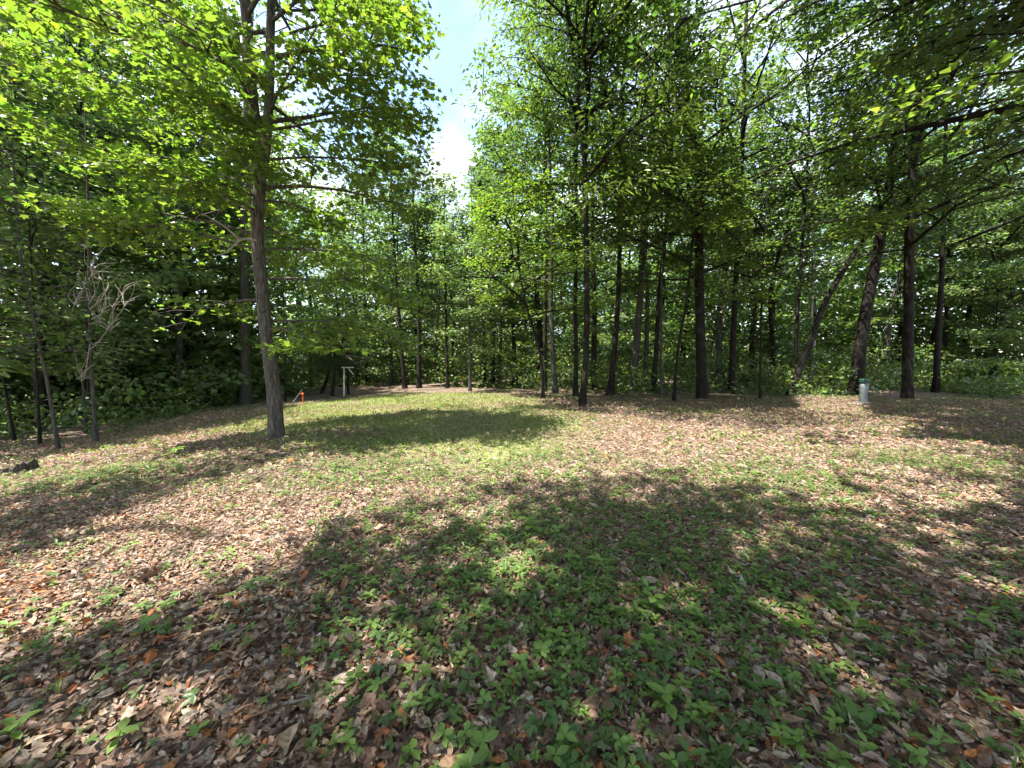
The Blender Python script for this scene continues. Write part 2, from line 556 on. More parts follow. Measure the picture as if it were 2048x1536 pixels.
def leaves_on(twigs, N, flat, size, shp, pal, carve=True, tilt=0.45, hang=0.15, spread=0.16, leafvar=0.22, lod=True, min_z=0.25, thin=0.62, cprob=0.985, hi_scale=1.0):
    Ls = np.array([t[1] for t in twigs])
    cnt = rng.multinomial(N, Ls / Ls.sum())
    P, A = [], []
    for (pts, L, a), c in zip(twigs, cnt):
        if c == 0: continue
        t = rng.random(c) ** 0.7 * (len(pts) - 1)
        k = np.minimum(t.astype(int), len(pts) - 2); f = (t - k)[:, None]
        q = pts[k] * (1 - f) + pts[k + 1] * f
        d = pts[-1] - pts[0]
        off = rng.normal(0, 1, (c, 3)) * np.array([spread, spread, flat])
        P.append(q + off)
        ax = d[None] / (np.linalg.norm(d) + 1e-6) * 0.6 + off * np.array([3.5, 3.5, 1.0]) + rng.normal(0, .35, (c, 3))
        ax[:, 2] = ax[:, 2] * 0.5 - hang
        A.append(ax)
    P = np.concatenate(P); A = np.concatenate(A)
    S = size * rng.uniform(0.5, 1.35, len(P))
    keep = P[:, 2] > ground_z(P[:, 0], P[:, 1]) + min_z
    if carve:
        keep &= ~(sun_gap(P) & (rng.random(len(P)) < cprob))
    if lod:                                            # above the frame: fewer, larger
        u, v, f = to_px(P)
        hi = (v < -120) | (f < 0.5) | (u > 2350) | (u < -300)
        drop = hi & (rng.random(len(P)) < thin)
        keep &= ~drop
        S = np.where(hi, S * max(1 + .9 * thin, hi_scale), S)
    P, A, S = P[keep], A[keep], S[keep]
    Rm = frames(len(P), A, tilt)
    return P, Rm, S, leaf_cols(len(P), pal, leafvar)


def stem_path(path, H, wob=0.05):
    b = on_ground(*path[0])
    Y = b[1]
    pts = [b] + [at_depth(u, v, Y) for u, v in path[1:]]
    top_z = b[2] + H
    d = pts[-1] - pts[-2]; d /= np.linalg.norm(d)
    if pts[-1][2] < top_z - 0.3:
        rem = top_z - pts[-1][2]
        n = max(2, int(rem / 2.5))
        q = pts[-1].copy()
        for i in range(n):
            d = d * 0.7 + np.array([0, 0, 0.35]); d /= np.linalg.norm(d)
            q = q + d * rem / n + np.append(rng.normal(0, wob * 1.5, 2), 0)
            pts.append(q.copy())
    return b, np.array(pts)


def trunk_geo(P, d0, H, taper=0.80, flare=0.35, sides=12, n=28, rough=0.025):
    S = spline(P, n)
    h = S[:, 2] - S[0, 2]
    r = d0 / 2 * (1 - taper * np.clip(h / H, 0, 1) ** 0.9) + d0 / 2 * flare * np.exp(-h / 0.28)
    S[0] -= np.array([0, 0, 0.12])
    V, F = tube(S, r, sides, rough)
    # buttressed foot
    ang = np.arctan2(V[:, 1] - S[0, 1], V[:, 0] - S[0, 0])
    hh = np.clip(1 - (V[:, 2] - S[0, 2]) / 0.7, 0, 1)
    k = 1 + 0.16 * hh * np.sin(ang * 4 + d0 * 77)
    V[:, :2] = S[0, :2] + (V[:, :2] - S[0, :2]) * np.where(hh > 0, k, 1)[:, None]
    return S, (V, F)


TREES = []


def make_tree(name, label, path, w, z0=5.0, R=2.8, H=20.0, n=9000, pal='mid', shp=S_RHOMB, size=0.12, bark=None, nprim=30, group=None, bias=None,
              fork=None, nsec=6, droop=0.12, low_droop=0.0, cat='tree', tilt=0.7, thin=0.85, flat=0.07, taper=0.8, carve=True, flare=0.35, spread=0.2, hang=0.15, el0=0.15, el1=0.95,
              hi_scale=1.0, at=None):
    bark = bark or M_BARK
    right = path is not None and path[0][0] > 1040
    if right:                                                     # on the right the crowns lean out over the clearing
        bias = bias or (-.25, -1, .55)
        R *= 1.25; n = int(n * 1.4); thin = .3
    elif path is not None and cat == 'tree' and shp is not S_NEEDLE:
        n = int(n * 1.25)
    if at is not None:
        b = np.array([at[0], at[1], float(ground_z(at[0], at[1]))])
        P = np.array([b + np.array([math.sin(i * 1.3 + at[0]) * 0.12 * i, math.cos(i * 1.1 + at[1]) * 0.12 * i, H * i / 6]) for i in range(7)])
        d0 = w
    else:
        b, P = stem_path(path, H)
        d0 = 0.92 * w / FPX * b[1] * b[1] / math.hypot(b[0], b[1])
    root = empty(name, b)
    tag(root, label, cat, group)
    g = Geo()
    S, (V, F) = trunk_geo(P, d0, H, taper, flare)
    g.add(V, F)
    stems = [S]
    if fork is not None:
        fp = np.array([at_depth(u, v, b[1]) for u, v in fork])
        d = fp[-1] - fp[-2]
        while fp[-1][2] < b[2] + H * 0.95:
            fp = np.vstack([fp, fp[-1] + d / np.linalg.norm(d) * 1.5 + np.append(rng.normal(0, .1, 2), 0)])
        fp[:, 1] += np.linspace(0, 0.5, len(fp))
        S2 = spline(fp, 18)
        h0 = S2[0, 2] - b[2]
        r2 = d0 / 2 * (1 - taper * np.clip((S2[:, 2] - b[2]) / H, 0, 1)) * 0.72
        g.add(*tube(S2, r2, 8, 0.02))
        stems.append(S2)
    tw = []
    for si, st in enumerate(stems):
        zz = z0 if si == 0 else max(z0, st[0, 2] - b[2])
        if si > 0:
            st = np.vstack([st[:1] - np.array([0, 0, st[0, 2] - b[2]]), st])
        wood, twigs, _ = grow(st, zz, H, R, nprim // len(stems), droop, low_droop, nsec, bias, el0, el1)
        for pts, rr, sd in wood:
            if right and pts[-1][0] < -1.35 and pts[-1][2] > 6: continue
            if carve and sun_gap(pts[1:], flecks=False).mean() > .45: continue       # no bare limbs over the canopy gaps
            g.add(*tube(pts, rr, sd, cap=False))
        tw += twigs
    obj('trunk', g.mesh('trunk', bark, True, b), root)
    d = b[1]
    sz = size * (1 + max(0, (d - 13) / 26))
    Pp, Rm, Ss, C = leaves_on(tw, n, flat, sz, shp, pal, carve, tilt, hang, spread, thin=thin, hi_scale=hi_scale)
    if right:                                                     # left side of these crowns ends at the open strip of sky
        k = ~((Pp[:, 0] < -1.25 - .02 * (Pp[:, 1] - 12) + rng.normal(0, .25, len(Pp))) & (Pp[:, 2] > 6))
        Pp, Rm, Ss, C = Pp[k], Rm[k], Ss[k], C[k]
    V, F, C = scatter(Pp, Rm, Ss, shp, C)
    obj('crown', mesh('crown', V - b, F, M_LEAF, C), root)
    TREES.append((name, b, len(F), label))
    return root, S, tw

# ------------------------------------------------------------------ ground
LAWN_PX = [(420, 856), (620, 806), (800, 786), (1000, 790), (1160, 826), (1190, 880), (1080, 905), (960, 950), (850, 960), (800, 930), (640, 900), (560, 885)]
LAWN = np.array([on_ground(*p)[:2] for p in LAWN_PX])


def lawnness(x, y):
    x = np.asarray(x, float); y = np.asarray(y, float)
    acc = np.zeros(x.shape)
    for k in range(10):
        a = k * 2.4; r = 0.22 * math.sqrt(k)
        acc += inside(x + r * math.cos(a), y + r * math.sin(a), LAWN)
    acc = acc / 10
    return np.clip(acc * (0.75 + 0.5 * wave(x, y, 2.3, 1.0)) + 0.22 * np.clip(wave(x, y, 1.6, 4.0), 0, 1), 0, 1)


def axis_pts(n, near, far):
    t = np.linspace(-1, 1, n)
    k = 5.2
    return np.sinh(t * k) / math.sinh(k) * far


gx = axis_pts(180, 0, 260.0)
gy = axis_pts(180, 0, 260.0) + 6.0
XX, YY = np.meshgrid(gx, gy)
ZZ = ground_z(XX, YY) - 0.004
nG = len(gx)
ii, jj = np.meshgrid(np.arange(len(gy) - 1), np.arange(nG - 1), indexing='ij')
Fg = np.stack([ii * nG + jj, ii * nG + jj + 1, (ii + 1) * nG + jj + 1, (ii + 1) * nG + jj], -1).reshape(-1, 4)


def ground_material():
    m, n, l, out = new_mat('forest_floor')
    tcn = n.new('ShaderNodeTexCoord')
    pb = n.new('ShaderNodeBsdfPrincipled')
    pb.inputs['Roughness'].default_value = 0.95
    pb.inputs['Specular IOR Level'].default_value = 0.15
    ds = n.new('ShaderNodeTexNoise'); ds.inputs['Scale'].default_value = 9; ds.inputs['Detail'].default_value = 3
    l.new(tcn.outputs['Object'], ds.inputs['Vector'])
    mixv = n.new('ShaderNodeMixRGB'); mixv.inputs['Fac'].default_value = 0.06
    l.new(tcn.outputs['Object'], mixv.inputs['Color1']); l.new(ds.outputs['Color'], mixv.inputs['Color2'])
    v1 = n.new('ShaderNodeTexVoronoi'); v1.inputs['Scale'].default_value = 24
    l.new(mixv.outputs[0], v1.inputs['Vector'])
    sp = n.new('ShaderNodeSeparateColor'); l.new(v1.outputs['Color'], sp.inputs[0])
    rp = n.new('ShaderNodeValToRGB')
    e = rp.color_ramp.elements
    e[0].position = 0.0; e[0].color = (0.075, 0.052, 0.04, 1)
    e[1].position = 1.0; e[1].color = (0.40, 0.31, 0.25, 1)
    for p, c in ((0.22, (0.16, 0.115, 0.09)), (0.42, (0.27, 0.195, 0.155)), (0.6, (0.23, 0.10, 0.05)), (0.68, (0.30, 0.235, 0.19)), (0.85, (0.20, 0.175, 0.155))):
        x = e.new(p); x.color = (*c, 1)
    l.new(sp.outputs[0], rp.inputs[0])
    fine = n.new('ShaderNodeTexNoise'); fine.inputs['Scale'].default_value = 60; fine.inputs['Detail'].default_value = 5
    l.new(tcn.outputs['Object'], fine.inputs['Vector'])
    mulf = n.new('ShaderNodeMixRGB'); mulf.blend_type = 'MULTIPLY'; mulf.inputs['Fac'].default_value = 0.5
    l.new(rp.outputs[0], mulf.inputs['Color1'])
    fr = n.new('ShaderNodeValToRGB')
    fr.color_ramp.elements[0].position = 0.3; fr.color_ramp.elements[0].color = (0.35, 0.33, 0.3, 1)
    fr.color_ramp.elements[1].position = 0.7; fr.color_ramp.elements[1].color = (1, 1, 1, 1)
    l.new(fine.outputs['Fac'], fr.inputs[0]); l.new(fr.outputs[0], mulf.inputs['Color2'])
    # thin green film of moss and grass
    at = n.new('ShaderNodeAttribute'); at.attribute_name = 'lawn'
    gn = n.new('ShaderNodeTexNoise'); gn.inputs['Scale'].default_value = 7; gn.inputs['Detail'].default_value = 8; gn.inputs['Roughness'].default_value = 0.7
    l.new(tcn.outputs['Object'], gn.inputs['Vector'])
    ad = n.new('ShaderNodeMath'); ad.operation = 'ADD'
    l.new(gn.outputs['Fac'], ad.inputs[0])
    hm = n.new('ShaderNodeMath'); hm.operation = 'MULTIPLY'; hm.inputs[1].default_value = 0.30
    l.new(at.outputs['Fac'], hm.inputs[0]); l.new(hm.outputs[0], ad.inputs[1])
    gr = n.new('ShaderNodeValToRGB')
    gr.color_ramp.elements[0].position = 0.60; gr.color_ramp.elements[0].color = (0, 0, 0, 1)
    gr.color_ramp.elements[1].position = 0.78; gr.color_ramp.elements[1].color = (0.85, 0.85, 0.85, 1)
    l.new(ad.outputs[0], gr.inputs[0])
    gm = n.new('ShaderNodeMixRGB'); gm.inputs['Color2'].default_value = (0.24, 0.265, 0.10, 1)
    l.new(gr.outputs[0], gm.inputs['Fac']); l.new(mulf.outputs[0], gm.inputs['Color1'])
    l.new(gm.outputs[0], pb.inputs['Base Color'])
    bp = n.new('ShaderNodeBump'); bp.inputs['Strength'].default_value = 0.9; bp.inputs['Distance'].default_value = 0.035
    a2 = n.new('ShaderNodeMath'); a2.operation = 'ADD'
    l.new(sp.outputs[1], a2.inputs[0]); l.new(fine.outputs['Fac'], a2.inputs[1])
    l.new(a2.outputs[0], bp.inputs['Height']); l.new(bp.outputs[0], pb.inputs['Normal'])
    l.new(pb.outputs[0], out.inputs['Surface'])
    return m


gme = mesh('ground', np.stack([XX, YY, ZZ], -1).reshape(-1, 3), Fg, ground_material(), None, True)
la = gme.attributes.new('lawn', 'FLOAT', 'POINT')
la.data.foreach_set('value', lawnness(XX, YY).astype(np.float32).ravel())
ground = obj('ground', gme)
tag(ground, 'forest clearing floor of leaf litter, thin grass and soil', None, None, 'structure')

# ------------------------------------------------------------------ the big maple left of centre
def main_maple():
    path = [(553, 874), (549, 800), (541, 730), (531, 650), (522, 560), (516, 490), (516, 420), (521, 350), (514, 290), (503, 180), (494, 60), (488, -60)]
    H = 16.5
    b, P = stem_path(path, H)
    root = empty('maple_tree', b)
    tag(root, 'large maple with bare curving trunk standing in the clearing left of centre', 'tree')
    d0 = 31 / FPX * b[1] * b[1] / math.hypot(b[0], b[1])
    S, (V, F) = trunk_geo(P, d0, H, 0.62, 0.45, 28, 60, 0.018)
    g = Geo(); g.add(V, F)
    tr = obj('trunk', g.mesh('trunk', M_BARK_MAPLE, True, b), root)
    for u, v, r in ((541, 520, .04), (533, 620, .055), (538, 752, .05), (520, 520, .04), (548, 790, .045)):   # knots and old branch scars
        q = at_depth(u, v, b[1]) + np.array([0, -d0 * .36, 0])
        k = spline([q + np.array([0, .06, -.05]), q + np.array([0.0, 0.0, 0]), q + np.array([0.01, 0.02, .05])], 6)
        g2 = Geo(); g2.add(*tube(k, np.array([.3, .8, 1, 1, .7, .2]) * r, 8, 0.12))
        obj('knot', g2.mesh('knot', M_BARK_MAPLE, True, b), tr)
    fp = [at_depth(u, v, b[1]) for u, v in [(521, 352), (531, 300), (539, 180), (541, 60), (546, -60)]]
    for k in range(3):
        fp.append(fp[-1] + np.array([0.15, 0.1, 2.2]))
    S2 = spline(fp, 30)
    g3 = Geo(); g3.add(*tube(S2, np.linspace(d0 * .34, 0.03, 30), 14, 0.02))
    obj('second_stem', g3.mesh('second_stem', M_BARK_MAPLE, True, b), root)
    tw = []
    gt = Geo()
    prims = []
    for st, z0, n in ((S, 4.0, 30), (np.vstack([S2[:1] - np.array([0, 0, S2[0, 2] - b[2]]), S2]), 5.6, 24)):
        wood, t, pr = grow(st, z0, H, 3.6, n, 0.16, 0.15, 7, None, 0.05, 0.95, shape_pow=0.7)
        t = [q for q in t if not (math.sin(q[2]) < -.35 and q[0][0][2] < 5.6)]
        pr = [q for q in pr if not (q[0][-1][1] < q[0][0][1] - .8 and q[0][0][2] < 5.6)]
        tw += t; prims += pr
        for pts, rr, sd in wood:
            if sd == 3 and pts[-1][0] < -1.75 and not (pts[0][1] < b[1] - .5 and pts[0][2] < 5.8): gt.add(*tube(pts, rr, 4, cap=False))
    # low drooping limbs seen in front of the woods
    low = [((528, 640), 0.35, 3.0, 0.10, .30), ((532, 660), -0.55, 2.9, 0.05, .30), ((520, 560), 0.0, 3.3, 0.12, .26), ((518, 500), 0.6, 3.2, 0.25, .22),
           ((517, 500), 3.5, 3.0, 0.3, .18), ((524, 600), 2.7, 3.4, 0.08, .22), ((516, 470), 2.3, 3.4, 0.3, .2),
           ((518, 400), 1.4, 3.0, 0.3, .2), ((516, 470), 3.1, 4.2, 0.30, .16),
           ((516, 430), 3.5, 4.4, 0.42, .16), ((517, 380), 2.9, 4.6, 0.45, .16), ((519, 350), 3.3, 4.6, 0.6, .14),
           ((535, 260), .1, 3.2, .25, .12), ((538, 200), -.3, 3.2, .35, .12), ((539, 150), .35, 3.2, .3, .12), ((540, 80), 0.0, 3.2, .3, .12), ((536, 230), -.7, 3.4, .3, .12), ((530, 320), .25, 3.2, .2, .12),
           ((516, 425), 4.5, 1.5, .12, .1), ((518, 375), 5.2, 1.7, .15, .1), ((505, 262), 4.2, 1.6, .15, .1), ((522, 300), 4.9, 1.5, .12, .1), ((518, 395), 4.0, 1.8, .12, .1), ((530, 180), 4.7, 1.5, .2, .1),
           ((541, 20), .2, 3.2, .2, .12), ((541, 40), -.4, 3.6, .25, .12)]
    for (u, v), az, L, el, dr in low:
        p0 = at_depth(u, v, b[1])
        pts = branch_pts(p0, az, el, L, dr, n=6, wob=0.04)
        rr = np.linspace(0.03, 0.005, 6)
        prims.append((pts, rr))
        side = 1
        for s in range(8):
            ts = 0.25 + 0.72 * s / 8
            kk = ts * 5; k0 = int(kk); ff = kk - k0
            q = pts[k0] * (1 - ff) + pts[min(k0 + 1, 5)] * ff
            side = -side
            L2 = L * (0.42 - 0.25 * ts) * rng.uniform(.7, 1.3) + .2
            p2 = branch_pts(q, az + side * rng.uniform(.5, 1.0), rng.normal(0, .15), L2, .2, n=3, wob=.05)
            if p2[-1][0] < -1.75: gt.add(*tube(p2, np.array([.009, .006, .003]), 4, cap=False))
            tw.append((p2, L2 * 1.5, az))
        tw.append((pts[3:], L * .8, az))
    for pts, rr in prims:
        fit = pts[:, 0] < -1.7
        if fit.sum() < 3: continue
        pts, rr = pts[fit], rr[fit]
        gb = Geo(); gb.add(*tube(spline(pts, 9), np.interp(np.linspace(0, 1, 9), np.linspace(0, 1, len(rr)), rr), 7, 0.02, cap=False))
        obj('branch', gb.mesh('branch', M_BARK_MAPLE, True, b), root)
    obj('twigs', gt.mesh('twigs', M_BARK_MAPLE, True, b), root)['kind'] = 'stuff'
    # two bleached dead limbs on the left of the trunk
    for pp in ([(513, 481), (492, 478), (478, 482), (452, 505), (425, 512)], [(480, 482), (465, 466), (440, 447), (400, 425)]):
        q = [at_depth(u, v, b[1] - .1 - .12 * i) for i, (u, v) in enumerate(pp)]
        gb = Geo(); gb.add(*tube(spline(q, 14), np.linspace(.028, .006, 14), 7, .04))
        tag(obj('dead_branch', gb.mesh('dead_branch', M_DEAD, True, b), root), 'bleached dead branch')
    Pp, Rm, Ss, C = leaves_on(tw, 34000, .07, .115, S_MAPLE, 'yellow', False, .5, .12, .17, .22)
    u, v, f = to_px(Pp)
    pr = np.where(v < -30, .98, np.where((u > 640) & (v < 380), .3, .93))
    k = ~(sun_gap(Pp) & (rng.random(len(Pp)) < pr)) & (Pp[:, 0] < -1.75 + rng.normal(0, .15, len(Pp))) & ~((Pp[:, 2] < 1.7) & (Pp[:, 0] > -3.85))
    Pp, Rm, Ss, C, u, v, f = Pp[k], Rm[k], Ss[k], C[k], u[k], v[k], f[k]
    show = (u > 20) & (u < 2000) & (v > 10) & (v < 800) & (f > 1)
    score = np.where(show, Ss / np.maximum(f, 1), 0)
    order = np.argsort(-score)
    big, rest = order[:300], order[300:]
    V, F, Cc = scatter(Pp[rest], Rm[rest], Ss[rest], S_MAPLE, C[rest])
    cr = obj('crown', mesh('crown', V - b, F, M_LEAF, Cc), root)
    cr['kind'] = 'stuff'
    lm = [mesh('leaf', S_MAPLE[0], S_MAPLE[1], M_LEAF, np.repeat(leaf_cols(1, 'yellow', .2), len(S_MAPLE[1]), 0)) for _ in range(8)]
    for k in big:
        o = bpy.data.objects.new('leaf', lm[k % 8])
        o.matrix_basis = Matrix.Translation(Vector(Pp[k] - b)) @ Matrix(Rm[k].tolist()).to_4x4() @ Matrix.Scale(float(Ss[k]), 4)
        link(o, root)


main_maple()

# ------------------------------------------------------------------ trees that can be told apart, left to right
G_EDGE = 'trees along the edge of the clearing'
T = make_tree
T('sapling', 'thin dark sapling at the far left edge behind the stump', [(30, 884), (16, 808), (5, 740)], 9, z0=1.6, R=1.6, H=8, n=2600, pal='blue', shp=S_OVAL, size=.11, nprim=20, group=G_EDGE)
T('sapling', 'straight thin dark sapling just left of the curved grey sapling', [(80, 890), (76, 800), (72, 720)], 9, z0=1.8, R=1.5, H=8, n=2400, pal='mid', shp=S_OVAL, size=.10, nprim=20, group=G_EDGE)
T('sapling', 'curved grey sapling leaning left with pale round leaves, near the stump', [(118, 898), (104, 820), (92, 750), (78, 690), (60, 600), (42, 520), (35, 440)], 11,
  z0=1.8, R=2.0, H=8.5, n=4200, pal='pale', shp=S_OVAL, size=.12, bark=M_BARK_GREY, nprim=26, taper=.85, flare=.2, group=G_EDGE)
T('oak_tree', 'dark trunk behind the curved grey sapling at the left', [(112, 838), (102, 770), (86, 690), (80, 600)], 18, z0=5, R=2.8, H=16, n=7000, pal='mid', nprim=30, group=G_EDGE)
T('sapling', 'slim grey sapling carrying a tangle of bare white dead branches', [(192, 884), (186, 790), (181, 700), (178, 580), (177, 480), (175, 380)], 11,
  z0=3.2, R=2.0, H=9, n=3600, pal='pale', shp=S_OVAL, size=.12, bark=M_BARK_GREY, nprim=22, taper=.8, flare=.25, group=G_EDGE)
T('sapling', 'forked thin sapling close behind the one with dead branches', [(172, 866), (166, 770), (148, 700), (132, 600)], 8, z0=2.5, R=1.6, H=8, n=2600, pal='blue', shp=S_OVAL, nprim=18, bark=M_BARK_GREY, group=G_EDGE)
T('oak_tree', 'dark straight trunk half hidden by the sapling with dead branches', [(182, 854), (178, 700), (172, 560)], 15, z0=5.0, R=2.6, H=16, n=6500, pal='blue', nprim=28, group=G_EDGE)
T('oak_tree', 'black leaning trunk with flared foot on the left woods edge', [(248, 832), (240, 740), (232, 660), (225, 560)], 24, z0=6.0, R=3.0, H=18, n=9000, pal='mid', nprim=32, flare=.5, group=G_EDGE)
T('oak_tree', 'stout pale grey trunk in shade between black trunk and big maple', [(376, 801), (372, 740), (366, 690), (362, 600)], 23, z0=5.6, R=3.2, H=19, n=9500, pal='mid', nprim=32, bark=M_BARK_GREY, group=G_EDGE)
T('sapling', 'thin pole-like sapling tight against the stout pale grey trunk', [(357, 799), (352, 720), (350, 660)], 7, z0=2.6, R=1.4, H=9, n=1800, pal='mid', nprim=16, bark=M_BARK_GREY, group=G_EDGE)
T('tulip_tree', 'tall straight grey trunk rising right behind the big maple', [(492, 809), (490, 600), (490, 400), (494, 200), (500, 60)], 23, z0=7.5, R=3.6, H=22, n=11000, pal='deep', nprim=34, bark=M_BARK_GREY, taper=.55, group=G_EDGE)
T('sapling', 'thin straight dark sapling just right of the big maple trunk', [(571, 803), (570, 720), (568, 650)], 5, z0=2.4, R=1.5, H=7, n=1800, pal='mid', nprim=14, group=G_EDGE)
T('hardwood_tree', 'leafy tree at the back left of the lawn, behind the pines', [(735, 770), (734, 690), (728, 560)], 10, z0=4.0, R=3.0, H=17, n=9000, pal='blue', nprim=34, group=G_EDGE)
T('hardwood_tree', 'slightly leaning dark trunk at the back of the lawn, left of a straight one', [(810, 777), (802, 690), (795, 600)], 10, z0=4.0, R=2.6, H=14.5, n=9500, pal='blue', nprim=36, low_droop=.2, group=G_EDGE)
T('hardwood_tree', 'straight dark trunk at the back of the lawn under pale hanging foliage', [(838, 776), (838, 650), (835, 560)], 11, z0=3.4, R=2.4, H=12.5, n=10000, pal='pale', nprim=36, low_droop=.25, group=G_EDGE)
T('hardwood_tree', 'slender dark trunk at the back, below the open sky gap', [(895, 776), (893, 700), (892, 620)], 7, z0=3.0, R=2.2, H=11.0, n=9000, pal='pale', nprim=34, low_droop=.25, group=G_EDGE)
T('sapling', 'thin pale sunlit sapling at the back edge of the lawn', [(940, 782), (940, 700), (938, 620), (940, 560)], 7, z0=2.2, R=2.2, H=10.0, n=7500, pal='pale', nprim=30, bark=M_BARK_GREY, low_droop=.2, group=G_EDGE)
T('hardwood_tree', 'left one of a close pair of thin dark trunks right of the pale sapling', [(970, 769), (968, 690), (966, 600)], 7, z0=4.0, R=2.4, H=13, n=7000, pal='blue', nprim=28, group=G_EDGE)
T('hardwood_tree', 'right one of a close pair of thin dark trunks right of the pale sapling', [(986, 769), (988, 680), (992, 600)], 8, z0=4.4, R=2.6, H=15, n=7500, pal='mid', nprim=28, group=G_EDGE)
T('hardwood_tree', 'dark trunk with flared foot, alone between the pair and the bent dogwood', [(1030, 771), (1028, 690), (1026, 600)], 10, z0=4.2, R=2.6, H=17, n=7500, pal='blue', nprim=28, group=G_EDGE)
T('dogwood_tree', 'small crooked dogwood bending left over the lawn edge', [(1086, 797), (1084, 740), (1076, 690), (1055, 620), (1042, 560)], 8, z0=3.2, R=2.6, H=7.5, n=7000, pal='yellow', nprim=24, flat=.04, tilt=.3, droop=.08, el1=.5, group=G_EDGE)
T('hardwood_tree', 'straight dark trunk directly behind the crooked dogwood', [(1090, 783), (1090, 660), (1092, 560)], 9, z0=5, R=2.8, H=18, n=8000, pal='blue', nprim=30, group=G_EDGE)
T('hardwood_tree', 'grey-brown trunk with spreading foot right of the crooked dogwood', [(1112, 786), (1106, 720), (1103, 640), (1102, 560)], 12, z0=5, R=2.8, H=18, n=8000, pal='mid', nprim=30, bark=M_BARK_GREY, group=G_EDGE)
T('hardwood_tree', 'dark trunk just left of the forked hickory', [(1151, 792), (1152, 700), (1150, 600)], 11, z0=5.5, R=2.6, H=18, n=7500, pal='deep', nprim=28, group=G_EDGE)
T('hickory_tree', 'tall slim dark hickory forking high up, nearest trunk right of centre', [(1164, 812), (1172, 700), (1174, 600), (1172, 450), (1170, 330), (1160, 250), (1148, 120), (1132, 0)], 15,
  z0=5.6, R=3.0, H=18, n=13000, pal='yellow', shp=S_NARROW, size=.17, nprim=44, fork=[(1170, 335), (1176, 220), (1184, 100), (1190, 0)], nsec=7, hang=.5, tilt=.6, taper=.7, flat=.12, group=G_EDGE)
T('oak_tree', 'dark trunk leaning slightly right, first beyond the forked hickory', [(1220, 790), (1230, 690), (1237, 580), (1240, 460)], 14, z0=6, R=2.8, H=19, n=9000, pal='mid', nprim=32, flare=.5, group=G_EDGE)
T('oak_tree', 'grey-sided trunk with wide flared foot, second beyond the forked hickory', [(1263, 783), (1273, 690), (1280, 590), (1288, 440)], 17, z0=6.5, R=3.0, H=20, n=9500, pal='deep', nprim=32, flare=.6, bark=M_BARK_GREY, group=G_EDGE)
T('oak_tree', 'dark straight trunk paired with a thin pole beside the grey-sided trunk', [(1306, 785), (1313, 690), (1318, 590)], 12, z0=6, R=2.8, H=19, n=8000, pal='mid', nprim=28, group=G_EDGE)
T('sapling', 'thin grey pole touching the right side of a dark straight trunk', [(1322, 790), (1322, 690), (1323, 600)], 7, z0=5, R=2.0, H=12, n=3500, pal='yellow', nprim=20, bark=M_BARK_GREY, group=G_EDGE)
T('sapling', 'slender mossy sapling leaning right, left of the thickest oak', [(1348, 803), (1356, 700), (1376, 580)], 8, z0=4.0, R=2.6, H=9, n=6000, pal='mid', nprim=24, flat=.04, tilt=.3, el1=.5, droop=.08, group=G_EDGE)
T('oak_tree', 'thick dark oak trunk kinking left high up, right of centre', [(1405, 797), (1400, 650), (1398, 500), (1398, 350), (1378, 240), (1362, 120), (1356, 0)], 24, z0=6.5, R=3.4, H=20, n=12000, pal='yellow', nprim=36, taper=.6, group=G_EDGE)
T('oak_tree', 'straight dark trunk right of the thick kinked oak', [(1462, 787), (1468, 640), (1476, 480), (1486, 250), (1490, 100)], 15, z0=6.5, R=3.0, H=20, n=10000, pal='deep', nprim=32, taper=.6, group=G_EDGE)
T('sapling', 'very thin upright sapling in front of the right woods', [(1520, 798), (1522, 650), (1526, 500)], 6, z0=3.4, R=2.4, H=9, n=5500, pal='yellow', nprim=24, flat=.04, tilt=.3, el1=.5, droop=.08, group=G_EDGE)
T('sapling', 'very thin dark pole set back left of the upright thin sapling', [(1508, 778), (1507, 640), (1506, 520)], 5, z0=4, R=2.0, H=11, n=4000, pal='blue', nprim=20, group=G_EDGE)
T('oak_tree', 'dark trunk leaning far to the right like a diagonal', [(1580, 790), (1600, 735), (1622, 680), (1650, 605), (1700, 520), (1745, 450)], 19, z0=6, R=2.6, H=13, n=6000, pal='mid', nprim=26, group=G_EDGE)
T('oak_tree', 'slim upright trunk growing from beside the diagonal leaning one', [(1588, 781), (1594, 650), (1604, 500), (1612, 380)], 10, z0=6, R=2.8, H=19, n=8500, pal='mid', nprim=30, group=G_EDGE)
T('beech_tree', 'pale leaning trunk in sunlight beyond the thick kinked oak', [(1413, 768), (1428, 700), (1446, 640)], 10, z0=7, R=2.6, H=18, n=6000, pal='pale', nprim=26, bark=M_BARK_PALE, group=G_EDGE)
T('beech_tree', 'pale sunlit trunk seen behind the diagonal leaning trunk', [(1618, 768), (1628, 700), (1622, 640), (1626, 560)], 10, z0=7, R=2.6, H=18, n=6000, pal='pale', nprim=26, bark=M_BARK_PALE, group=G_EDGE)
T('oak_tree', 'thick black trunk leaning right just behind the metal pipe', [(1712, 787), (1722, 680), (1742, 570), (1765, 450), (1785, 330), (1795, 220)], 34, z0=6.5, R=3.6, H=20, n=11000, pal='deep', nprim=34, flare=.55, group=G_EDGE)
T('oak_tree', 'thick dark trunk just right of the metal pipe', [(1815, 798), (1815, 720), (1818, 620), (1818, 500), (1826, 330), (1838, 150), (1856, 0)], 28, z0=5.5, R=3.8, H=21, n=13000, pal='deep', nprim=40, taper=.5, low_droop=.15, group=G_EDGE)
T('oak_tree', 'brown trunk leaning slightly right, beyond the thick dark one by the pipe', [(1872, 784), (1878, 640), (1886, 500), (1890, 330)], 17, z0=5.5, R=3.2, H=20, n=9500, pal='deep', nprim=32, group=G_EDGE)
